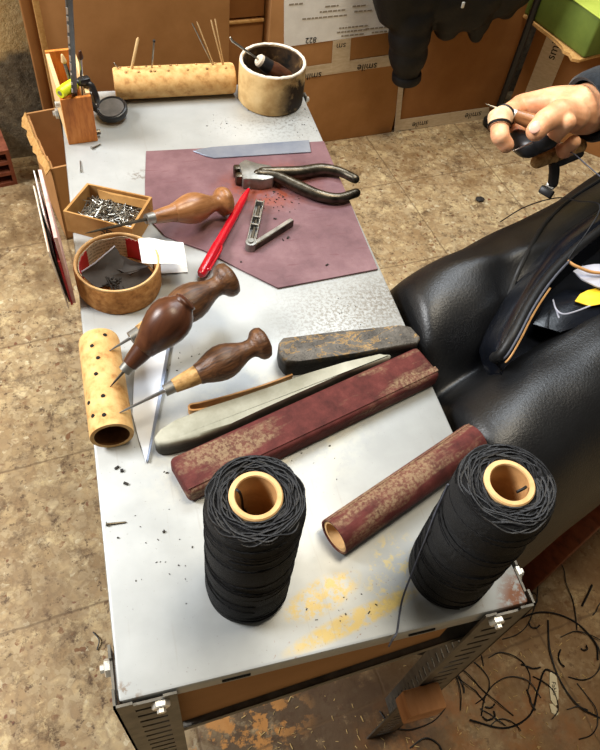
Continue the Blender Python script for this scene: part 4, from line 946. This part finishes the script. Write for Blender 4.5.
# skin: arm, hand and legs grow into one body
hb_ = NB()
def cap(bm, pts, rs, n=6, seg=16):
    pp = spl(pts, n); m = len(pp); k = len(rs) - 1; R = []
    for i in range(m):
        t_ = i/(m-1)*k; j = min(int(t_), k-1); f = t_ - j; R.append(rs[j]*(1-f) + rs[j+1]*f)
    tube(bm, pp, R, seg, 'round')
wr = D(584, 110, .696); elbow = reach(800, 20, wr, .27, False); print('elbow', wr, elbow)
fa = (elbow - wr).normalized()
mcp = [D(521,106,.712), D(530,104,.730), D(541,104,.748), D(553,107,.762)]
cmc = [D(574,103,.690), D(576,101,.700), D(578,103,.712), D(580,108,.722)]
for m_, c_ in zip(mcp, cmc): cap(hb_, [c_, c_.lerp(m_, .5) + V((0,0,.002)), m_], [.0155, .0142, .0118])
for k_ in range(3):
    cap(hb_, [cmc[k_].lerp(cmc[k_+1], .5), mcp[k_].lerp(mcp[k_+1], .5)], [.0145, .0098])
cap(hb_, [wr + fa*.01, D(570,112,.690), D(552,116,.702)], [.022, .021, .014])             # heel and thenar mass
cap(hb_, [wr + fa*.05, wr + fa*.02, wr, D(579,108,.692)], [.027, .0255, .0245, .022])
fin = {}
fin['thumb'] = [D(572,116,.678), D(559,113,.664), D(545,121,.655), D(536,131,.655)]
fin['index'] = [mcp[0], D(499,119,.688), D(500,136,.680), D(506,145,.686)]
fin['middle'] = [mcp[1], D(513,136,.712), D(527,147,.692), D(547,141,.683)]
fin['ring'] = [mcp[2], D(536,144,.722), D(551,138,.684), D(568,122,.657)]
fin['little'] = [mcp[3], D(552,150,.738), D(565,151,.708), D(574,142,.690)]
rad = {'thumb': [.0165,.0132,.0112,.0098,], 'index': [.0112,.0100,.0092,.0082], 'middle': [.0112,.0102,.0094,.0085], 'ring': [.0108,.0096,.0090,.0080], 'little': [.0098,.0084,.0078,.0070]}
def fing(bm, nm, ex=0, a=0, b=3):
    J_ = fin[nm]; R = rad[nm]
    for i in range(a, b): tube(bm, [J_[i], J_[i].lerp(J_[i+1], .5), J_[i+1]], [R[i]*(1 - .0) + ex, (R[i]+R[i+1])*.475 + ex, R[i+1] + ex], 16, 'round')
for nm in fin: fing(hb_, nm)
hand = remesh(hb_, .0015, 5, .5)
lg = NB()
sh_r = P(.55, .22, .42)
cap(lg, [wr + fa*.04, elbow, sh_r], [.027, .042, .055], 8)
hips = {1: P(.48, .075, -.055), -1: P(.46, -.05, -.045)}
knees = {1: P(.105, .082, -.062), -1: P(.065, -.048, -.062)}
for s_ in (1, -1):
    cap(lg, [hips[s_], hips[s_].lerp(knees[s_], .5), knees[s_]], [.080, .066, .050], 6)
    ft = P(.12 - .02*s_, .09*s_, -T + .07); cap(lg, [knees[s_], knees[s_].lerp(ft, .4), ft], [.048, .046, .034], 6)
    cap(lg, [ft + V((.0,0,-.025)), P(.04 - .02*s_, .10*s_, -T + .04)], [.035, .030], 4)
cap(lg, [P(.47,.02,-.02), P(.50,.02,.15), P(.50,.02,.33), P(.49,.02,.44)], [.12,.115,.125,.09], 6, 24)
cap(lg, [P(.49,-.15,.42), P(.49,.02,.45), P(.49,.19,.42)], [.06,.07,.06], 6)
bd_ = remesh(lg, .007, 4)
me = bpy.data.meshes.new('t'); bd_.to_mesh(me); bd_.free(); hand.from_mesh(me); bpy.data.meshes.remove(me)
body = obj('body', hand, M['skin'], person, smooth=180)
# thumb nail
tn = (fin['thumb'][3] - fin['thumb'][2]).normalized(); vw = (CL - fin['thumb'][3]).normalized(); xn = tn.cross(vw).normalized(); yn = xn.cross(tn)
mwn = Matrix((xn, tn, yn)).transposed().to_4x4(); mwn.translation = fin['thumb'][3] + yn*.0085 + tn*.002 + xn*.003
bm = NB(); bmesh.ops.create_uvsphere(bm, u_segments=16, v_segments=10, radius=1, matrix=mwn @ Matrix.Diagonal((.0055,.0068,.0016,1))); obj('thumb_nail', bm, M['nail'], body, smooth=180)
# finger dressings
bm = NB(); I = fin['index']; tube(bm, [I[0].lerp(I[1], .72), I[1], I[1].lerp(I[2], .45)], [.0108,.0116,.0106], 18, 'flat'); obj('finger_tape', bm, M['tape_white'], body)
bm = NB()
for (j0_, j1_, f_) in ((1,2,.42),(0,1,.74)):
    c = I[j0_].lerp(I[j1_], f_); fm = frame(c, I[j1_]); n = 30
    for dz in (-.001, .0008): tube(bm, [fm @ V((.0110*math.cos(k*2*math.pi/n), .0110*math.sin(k*2*math.pi/n), dz + .002*math.sin(k*.2))) for k in range(n+1)], .0007, 6)
obj('finger_thread', bm, M['thread'], body)
bm = NB(); m_ = fin['middle']; R = rad['middle']
tube(bm, spl([m_[1].lerp(m_[2], .35), m_[2], m_[2].lerp(m_[3], .5), m_[3] + (m_[3]-m_[2])*.12], 5), [.0108]*8 + [.0106,.0104,.0102,.0100,.0098,.0095,.0091,.0086], 18, 'round'); obj('finger_stall', bm, M['black'], body)
# sleeve and sweater
bm = NB(); e1 = wr + fa*.002
cap(bm, [e1, wr + fa*.06, wr + fa*.14, elbow, elbow.lerp(sh_r, .5), sh_r], [.031, .036, .041, .052, .058, .066], 8, 20)
cap(bm, [P(.47,.02,.0), P(.50,.02,.15), P(.50,.02,.33), P(.49,.02,.44)], [.13,.128,.135,.10], 6, 24)
cap(bm, [P(.49,-.15,.42), P(.49,.02,.45), P(.49,.19,.42)], [.066,.078,.066], 6)
bm = remesh(bm, .0045, 4); ce, ne = e1 + fa*.002, -fa
bmesh.ops.bisect_plane(bm, geom=bm.verts[:] + bm.edges[:] + bm.faces[:], plane_co=ce, plane_no=ne, clear_outer=True)
swt = obj('sweater', bm, M['knit'], person, smooth=180)
bm = NB(); fm = frame(e1, e1 + fa)
lathe(bm, [(.0,.0285),(-.002,.0315),(.001,.0340),(.008,.0348),(.022,.0352),(.026,.0345),(.026,.031),(.0,.028)], fm, 48, closed=True, wob=.03); obj('cuff', bm, M['knit'], swt)
# trousers
bm = NB()
for s_ in (1, -1):
    cap(bm, [hips[s_], hips[s_].lerp(knees[s_], .5), knees[s_]], [.078, .068, .054], 6)
    ft = P(.12 - .02*s_, .09*s_, -T + .09); cap(bm, [knees[s_], knees[s_].lerp(ft, .4), ft], [.053, .052, .045], 6)
cap(bm, [P(.50,-.03,-.01), P(.50,.05,-.01)], [.11,.11], 4, 20); bm = remesh(bm, .006, 4); obj('trousers', bm, M['denim'], person, smooth=180)
for s_ in (1, -1):
    bm = NB(); a_ = P(.13 - .02*s_, .09*s_, -T + .042); b_ = P(.02 - .02*s_, .105*s_, -T + .034); cap(bm, [a_, b_], [.042, .034], 5); bm = remesh(bm, .004, 3)
    bmesh.ops.bisect_plane(bm, geom=bm.verts[:] + bm.edges[:] + bm.faces[:], plane_co=(0,0,.001), plane_no=(0,0,-1), clear_outer=True); bmesh.ops.holes_fill(bm, edges=bm.edges[:]); obj('shoe', bm, M['black'], person)
# leather apron draped over both thighs
CS = [(-.142,-.135),(-.141,-.115),(-.138,-.088),(-.126,-.045),(-.098,.004),(-.055,.024),(-.016,.010),(.008,-.020),(.022,-.032),(.038,-.012),(.060,.014),(.090,.026),(.122,.012),(.150,-.030),(.166,-.09),(.172,-.15),(.175,-.21)]
cs = spl([V((a_, b_, 0)) for a_, b_ in CS], 6)
FR = spl([V(p) for p in ((0,-.13,0),(.0,-.10,0),(.0005,-.07,0),(.003,-.040,0),(.010,-.016,0),(.030,-.006,0),(.075,-.002,0),(.16,.001,0),(.22,.002,0),(.28,.003,0),(.34,.006,0),(.40,.014,0),(.44,.028,0))], 6)
def apron_pt(v, zc, s, dz):
    s0 = (.006 + .3663*v)/.9305; ss = s0*max(0, 1 - s/.30) + s
    k = min(1, max(0, s/.1))
    f = noise.noise(V((ss*6 + v*5, v*14 - ss*4, 1.3)))*.008 + noise.noise(V((ss*15 - v*10, v*26 + ss*9, 4.1)))*.0036
    f += .006*math.exp(-((v - .075 + (ss - .2)*.32)/.011)**2)*min(1, max(0, (ss - .08)*14))*min(1, max(0, (.33 - ss)*10))     # long crease on the far thigh
    f -= .010*math.exp(-((ss - .115 - v*.6)/.022)**2)*math.exp(-((v - .06)/.05)**2)                                         # dent behind the far knee
    f += .007*math.exp(-((v + .012 + (ss - .14)*.10)/.012)**2)*min(1, max(0, (.26 - ss)*9))*k                               # fold on the near thigh's inner edge
    z = zc + dz + f*(.4 + .6*k); lim = -9
    return P(ss, v + .004*noise.noise(V((ss*12, v*9, 8))) + .012*(1-k)*math.sin(ss*9 + v*60)*0, max(z, lim))
g = [[apron_pt(c.x, c.y, f.x, f.y) for c in cs] for f in FR]
bm = NB(); sheet(bm, g); bmesh.ops.recalc_face_normals(bm, faces=bm.faces)
from mathutils.bvhtree import BVHTree
tree = BVHTree.FromBMesh(bm)
thicken(bm, .0022); apron = obj('leather_apron', bm, M['leather_black'], person, smooth=180)
def hit(px, py, lift=0):
    d = ray(px, py).normalized(); h = tree.ray_cast(CL, d)
    return (h[0] - d*lift) if h[0] else None
def on(path, lift): return [q for q in (hit(x, y, lift) for x, y in path) if q]
pp = on(((599,181),(588,188),(574,197),(560,208),(546,222),(534,240),(524,259),(515,279),(508,298)), .001)
if len(pp) > 3: bm = NB(); tube(bm, spl(pp, 5), .0026, 8, 'round'); obj('edge_piping', bm, M['welt'], apron)

# the shoe being stitched, wedged between the thighs
st = [((489,352),(493,357)), ((492,340),(501,352)), ((502,322),(513,332)), ((514,300),(526,307)), ((528,277),(541,284)), ((545,254),(557,265)), ((562,236),(575,248)), ((583,220),(594,233)), ((605,206),(616,217)), ((650,180),(662,190))]
t = thing('shoe_in_work', 'unfinished black leather shoe held between the thighs, welt being stitched', 'shoe', A(560,280,-.02))
bm = NB(); rings = []
for i, (r_, w_) in enumerate(st):
    k = min(1, i/2.2); R_ = A(*r_, .012 + .018*k); Wp = A(*w_, .016 + .026*k)
    mid_ = R_.lerp(Wp, .5) + V((0,0,.006*k)); o_ = Vv*.016*k; inn = -Vv*(.010 + .045*k)
    rg = [R_ + o_*.7 + V((0,0,-.03*k - .004)), R_ + o_*.4 + V((0,0,-.012*k)), R_, mid_, Wp, Wp + V((0,0,-.005)) - Vv*.003, Wp + V((0,0,-.034*k - .004)) - Vv*.006, Wp + inn*.8 + V((0,0,-.040*k - .004)), Wp + inn + V((0,0,-.052*k - .006)), R_ + V((0,0,-.055*k - .006))]
    rings.append([bm.verts.new(p) for p in rg])
for a_, b_ in zip(rings, rings[1:]):
    for k in range(len(a_)): bm.faces.new((a_[k], a_[(k+1) % len(a_)], b_[(k+1) % len(a_)], b_[k]))
bm.faces.new(rings[0]); bm.faces.new(rings[-1])
bmesh.ops.recalc_face_normals(bm, faces=bm.faces); bmesh.ops.subdivide_edges(bm, edges=bm.edges[:], cuts=1, use_grid_fill=True, smooth=.6); obj('upper', bm, M['leather_shoe'], t, smooth=60)
wp = [A(w_[0] + 1, w_[1] + 1, .016 + .026*min(1, i/2.2) + .002) for i, (r_, w_) in enumerate(st)]
ws = spl(wp, 8); bm = NB(); n = len(ws); tube(bm, ws, [.0046 + .0005*(i % 2) for i in range(n)], 12, 'round'); obj('welt', bm, M['welt'], t)
bm = NB(); tube(bm, [p - Vv*.0052 + V((0,0,.0022)) for p in ws[4:44]], .0012, 6, 'round'); obj('welt_edge', bm, M['thread_grey'], t)
bm = NB(); tube(bm, [p - Vv*.0082 - V((0,0,.001)) for p in ws[6:34]], .0010, 6, 'round'); obj('welt_stitch', bm, M['tan'], t)
def patch(nm, pts, hgt, m, th=.0016, bend=.004, parent=t):
    q = [A(x, y, hgt) for x, y in pts]; c = sum(q, V())/len(q) + V((0,0,bend)); bm = NB(); vs = [bm.verts.new(p) for p in q]; cv = bm.verts.new(c)
    for i in range(len(vs)): bm.faces.new((vs[i], vs[(i+1) % len(vs)], cv))
    bmesh.ops.subdivide_edges(bm, edges=bm.edges[:], cuts=2, use_grid_fill=True, smooth=.4); thicken(bm, th); return obj(nm, bm, m, parent, smooth=80)
tg = patch('tongue', ((533,324),(549,298),(566,290),(590,290),(640,270),(650,290),(600,320),(560,332)), .020, M['leather_shoe'], .002, .006)
patch('yellow_label', ((575,301),(580,294),(588,290),(603,287),(620,282),(626,292),(606,303),(590,306)), .0275, M['yellow_label'], .001, .002)
patch('insole', ((573,271),(582,266),(594,264),(612,264),(650,250),(652,270),(612,291),(596,286),(582,279)), .034, M['lining'], .0016, .003)
bm = NB(); tube(bm, spl([A(566,260,.046), A(578,267,.044), A(600,273,.04), A(640,268,.04)], 6), .0016, 8, 'round'); obj('thread_bundle', bm, M['tan'], t)
bm = NB(); tube(bm, spl([A(553,300,.03), A(556,309,.036), A(563,314,.038), A(574,312,.038), A(590,306,.036)], 6), .0008, 6); tube(bm, spl([A(553,302,.03), A(557,312,.034), A(559,318,.034)], 5), .0008, 6); obj('thread_end', bm, M['lining'], t)
q0 = [hit(x, y, .009) for x, y in ((490,333),(491,344),(497,352))]
if all(q0): bm = NB(); tube(bm, spl(q0, 6), .0011, 6, 'round'); p = q0[0]; obj('cream_cord', bm, M['core'], loc=p, label='short curved cream cord lying on the apron by the toe of the shoe', cat='cord')
# threads running from the work
bm = NB(); tube(bm, spl([A(566,262,.046), A(600,209,.07), A(578,201,.06), A(556,198,.05), A(525,207,.03), A(500,222,.012)], 8), .0007, 5); obj('sewing_thread', bm, M['thread'], loc=A(556,198,.05), label='thin black sewing thread arching from the shoe over the far thigh', cat='thread')
bm = NB(); tube(bm, spl([fin['little'][2], D(574,154,.69), D(588,166,.66), D(602,178,.63)], 8), .0006, 5); obj('sewing_thread', bm, M['thread_grey'], loc=fin['little'][2], label='thin grey sewing thread running down from the little finger', cat='thread')

# awl and hooked tool held in the hand
tp = D(486, 104, .694); fr = D(513, 114.5, .680); bt = D(556, 131, .684)
fm = frame(tp, bt); Lw = (bt - tp).length; z0 = (fr - tp).length
t = thing('held_awl', 'short awl with a pale wooden handle gripped in the person\'s hand', 'awl', mw=fm)
bm = NB(); lathe(bm, [(0,.0004),(.008,.0011),(z0,.0017),(z0,0)], fm, 10); obj('spike', bm, M['needle'], t)
bm = NB(); lathe(bm, [(z0-.004,.002),(z0-.004,.0052),(z0+.001,.0056),(z0+.001,0)], fm, 20); obj('ferrule', bm, M['bolt'], t)
bm = NB(); lathe(bm, [(z0,.004),(z0,.0060),(z0+.018,.0078),(Lw-.008,.0080),(Lw,.005),(Lw,0)], fm, 24); obj('handle', bm, M['wood_light'], t)
bm = NB(); a_, b_ = D(513,151,.668), D(532,143,.672); t = thing('held_needle', 'bright needle point sticking out past the black finger stall', 'needle', a_); tube(bm, [a_, b_], [.0004, .0013], 8); obj('shaft', bm, M['steel'], t)
a_, b_ = D(537,162,.722), D(579,146,.716)
t = thing('hooked_tool', 'wooden handled tool with a black stem and metal tip hanging below the fist', 'tool', a_.lerp(b_, .5))
bm = NB(); tube(bm, spl([a_, a_.lerp(b_, .4), b_], 6), [.0068]*6 + [.0078]*7, 16, 'round'); obj('handle', bm, M['wood_cork'], t)
bm = NB(); dn = D(553,183,.73); tube(bm, spl([b_ + V((.0,-.004,-.006)), a_.lerp(b_, .62) + V((0,-.004,-.007)), a_.lerp(b_, .46) + V((0,-.003,-.008)), dn.lerp(a_.lerp(b_, .46), .4), dn], 6), .0056, 12, 'round'); obj('stem', bm, M['black'], t)
bm = NB(); fm = frame(D(553,182,.73), D(547,191,.734)); box(bm, (0,0,.004), (.009,.006,.006), fm, .0012, 2); obj('metal_clip', bm, M['bolt'], t)
bm = NB(); box(bm, (0,0,.0115), (.015,.009,.009), fm, .002, 2); obj('clip_tip', bm, M['black'], t)

# ------------------------------------------------------------------ litter on the floor
rnd = random.Random(31); lab = 'black waxed thread offcut lying on the stained floor in front of the bench'
for i in range(40):
    px, py = rnd.choice(((520,615),(545,640),(575,690),(480,700),(500,720),(560,670),(585,720),(530,660),(590,640),(470,660))); px += rnd.gauss(0, 24); py += rnd.gauss(0, 18)
    p = F(px, py, .0015); an = rnd.uniform(0, 6.28); L = rnd.uniform(.03, .13) if i % 3 else rnd.uniform(.015, .03); n = 5; q = [p.copy()]; turn = rnd.uniform(-.9, .9)
    for k in range(n): an += turn + rnd.uniform(-.35, .35); p = p + V((math.cos(an), math.sin(an), 0))*L/n; q.append(V((p.x, p.y, .0012 + rnd.uniform(0, .004))))
    bm = NB(); tube(bm, spl(q, 5), .0008 if i % 3 else .0011, 5); obj('thread_offcut', bm, M['thread'], loc=(q[0].x, q[0].y, 0), label=lab, cat='thread', group='thread offcuts on the floor')
def floor_thread(path, label, r=.0011):
    q = [F(x, y, .002 + .002*(i % 2)) for i, (x, y) in enumerate(path)]; bm = NB(); tube(bm, spl(q, 8), r, 5); obj('thread_offcut', bm, M['thread'], loc=(q[0].x, q[0].y, 0), label=label, cat='thread')
floor_thread(((592,585),(588,594),(582,606)), 'short stiff straight black thread bit on the floor right of the table corner', .0016)
floor_thread(((505,625),(540,612),(572,620),(595,642),(598,660)), 'long black thread curving away from the front right table corner', .0012)
floor_thread(((548,620),(550,650),(560,680),(578,705),(600,718)), 'long black thread running past the right of the white plastic scrap', .0012)
floor_thread(((556,674),(545,670),(538,690),(530,715),(505,728),(470,720)), 'long black thread curling round the left of the white plastic scrap', .0012)
floor_thread(((410,748),(425,738),(438,744),(444,756)), 'black thread loop on the floor at the bottom edge beside the leg', .0012)
floor_thread(((93,632),(99,640),(97,650)), 'short thread bit on the floor left of the table front corner', .0009)
bm = NB(); rnd = random.Random(8)
for i in range(170):
    px, py = (rnd.uniform(400,600), rnd.uniform(600,750)) if i % 3 else (rnd.uniform(200,420), rnd.uniform(690,750)); p = F(px, py, .001); an = rnd.uniform(0,3.14); l = rnd.uniform(.0015,.008)
    box(bm, (0,0,0), (l, rnd.uniform(.0004,.0012), .0006), Matrix.Translation(p) @ Matrix.Rotation(an, 4, 'Z'))
obj('straw_chips', bm, M['straw'], loc=F(520,680), label='pale chips and fibres strewn over the stained floor below the table', cat='litter', kind='stuff')
pts = [F(*p) for p in ((549,673),(552,672),(556,677),(558,690),(558,699),(556,703),(557,705),(555,706),(552,703),(550,700),(549,688))]
t = thing('plastic_scrap', 'broken white plastic tag with print lying among black threads on the floor', 'scrap', pts[4])
bm = NB(); prism(bm, pts, .0004, .0022, .0003, 1); obj('tag_body', bm, M['scraplabel'], t)
pts = [F(*p) for p in ((549,704),(552,704),(557,709),(558,714),(556,716),(551,713))]; bm = NB(); prism(bm, pts, .0004, .0022, .0003, 1); obj('broken_end', bm, M['scraplabel'], t)
a_, b_ = F(552.5,680), F(554.5,698); dr = (b_ - a_).normalized(); mw = Matrix((dr, V((-dr.y, dr.x, 0)), V((0,0,1)))).transposed().to_4x4(); mw.translation = a_.lerp(b_, .5) + V((0,0,.0024)); text('print', 'Fabio', .0085, mw, M['ink'], t)
for px, py, s_, lab in ((480,199,.011,'small dark lump on the floor between table and far thigh'),(500,120,.012,'black stopper-like lump on the floor by the side carton')):
    bm = NB(); bmesh.ops.create_icosphere(bm, subdivisions=3, radius=1, matrix=Matrix.Translation(F(px,py,s_*.35)) @ Matrix.Diagonal((s_, s_*.8, s_*.35, 1)))
    for v_ in bm.verts: v_.co += v_.co.normalized()*.002*noise.noise(v_.co*180)
    if px == 480: obj('dirt_lump', bm, M['crumb'], loc=F(px,py), label=lab, cat='lump')
    else: bm.free()

#END2

# ------------------------------------------------------------------ light
w = bpy.data.worlds.new('world'); S.world = w; w.use_nodes = True
w.node_tree.nodes['Background'].inputs[0].default_value = lin((236,224,206)); w.node_tree.nodes['Background'].inputs[1].default_value = .12
def area(name, loc, target, sx, sy, power, col):
    l = bpy.data.lights.new(name, 'AREA'); l.shape = 'RECTANGLE'; l.size = sx; l.size_y = sy; l.energy = power; l.color = col
    o = bpy.data.objects.new(name, l); COL.objects.link(o); o.location = loc; o.rotation_euler = (V(target) - V(loc)).to_track_quat('-Z', 'Y').to_euler()
area('window_light', (-1.9, .85, 2.35), (.15, .45, .4), .9, .9, 112, (.99, .995, 1))
area('ceiling_lamp', (.55, .25, 2.5), (.5, .7, .2), .5, .5, 25, (1, .88, .68))
area('apron_sheen_light', (.75, 1.15, 2.2), (.45, .35, .5), 1.1, .5, 25, (.84, .92, 1))  # added unseen cool light that gives the apron its sheen
S.view_settings.view_transform = 'Standard'; S.view_settings.look = 'None'; S.view_settings.gamma = 1; S.view_settings.exposure = .22; S.view_settings.use_curve_mapping = False
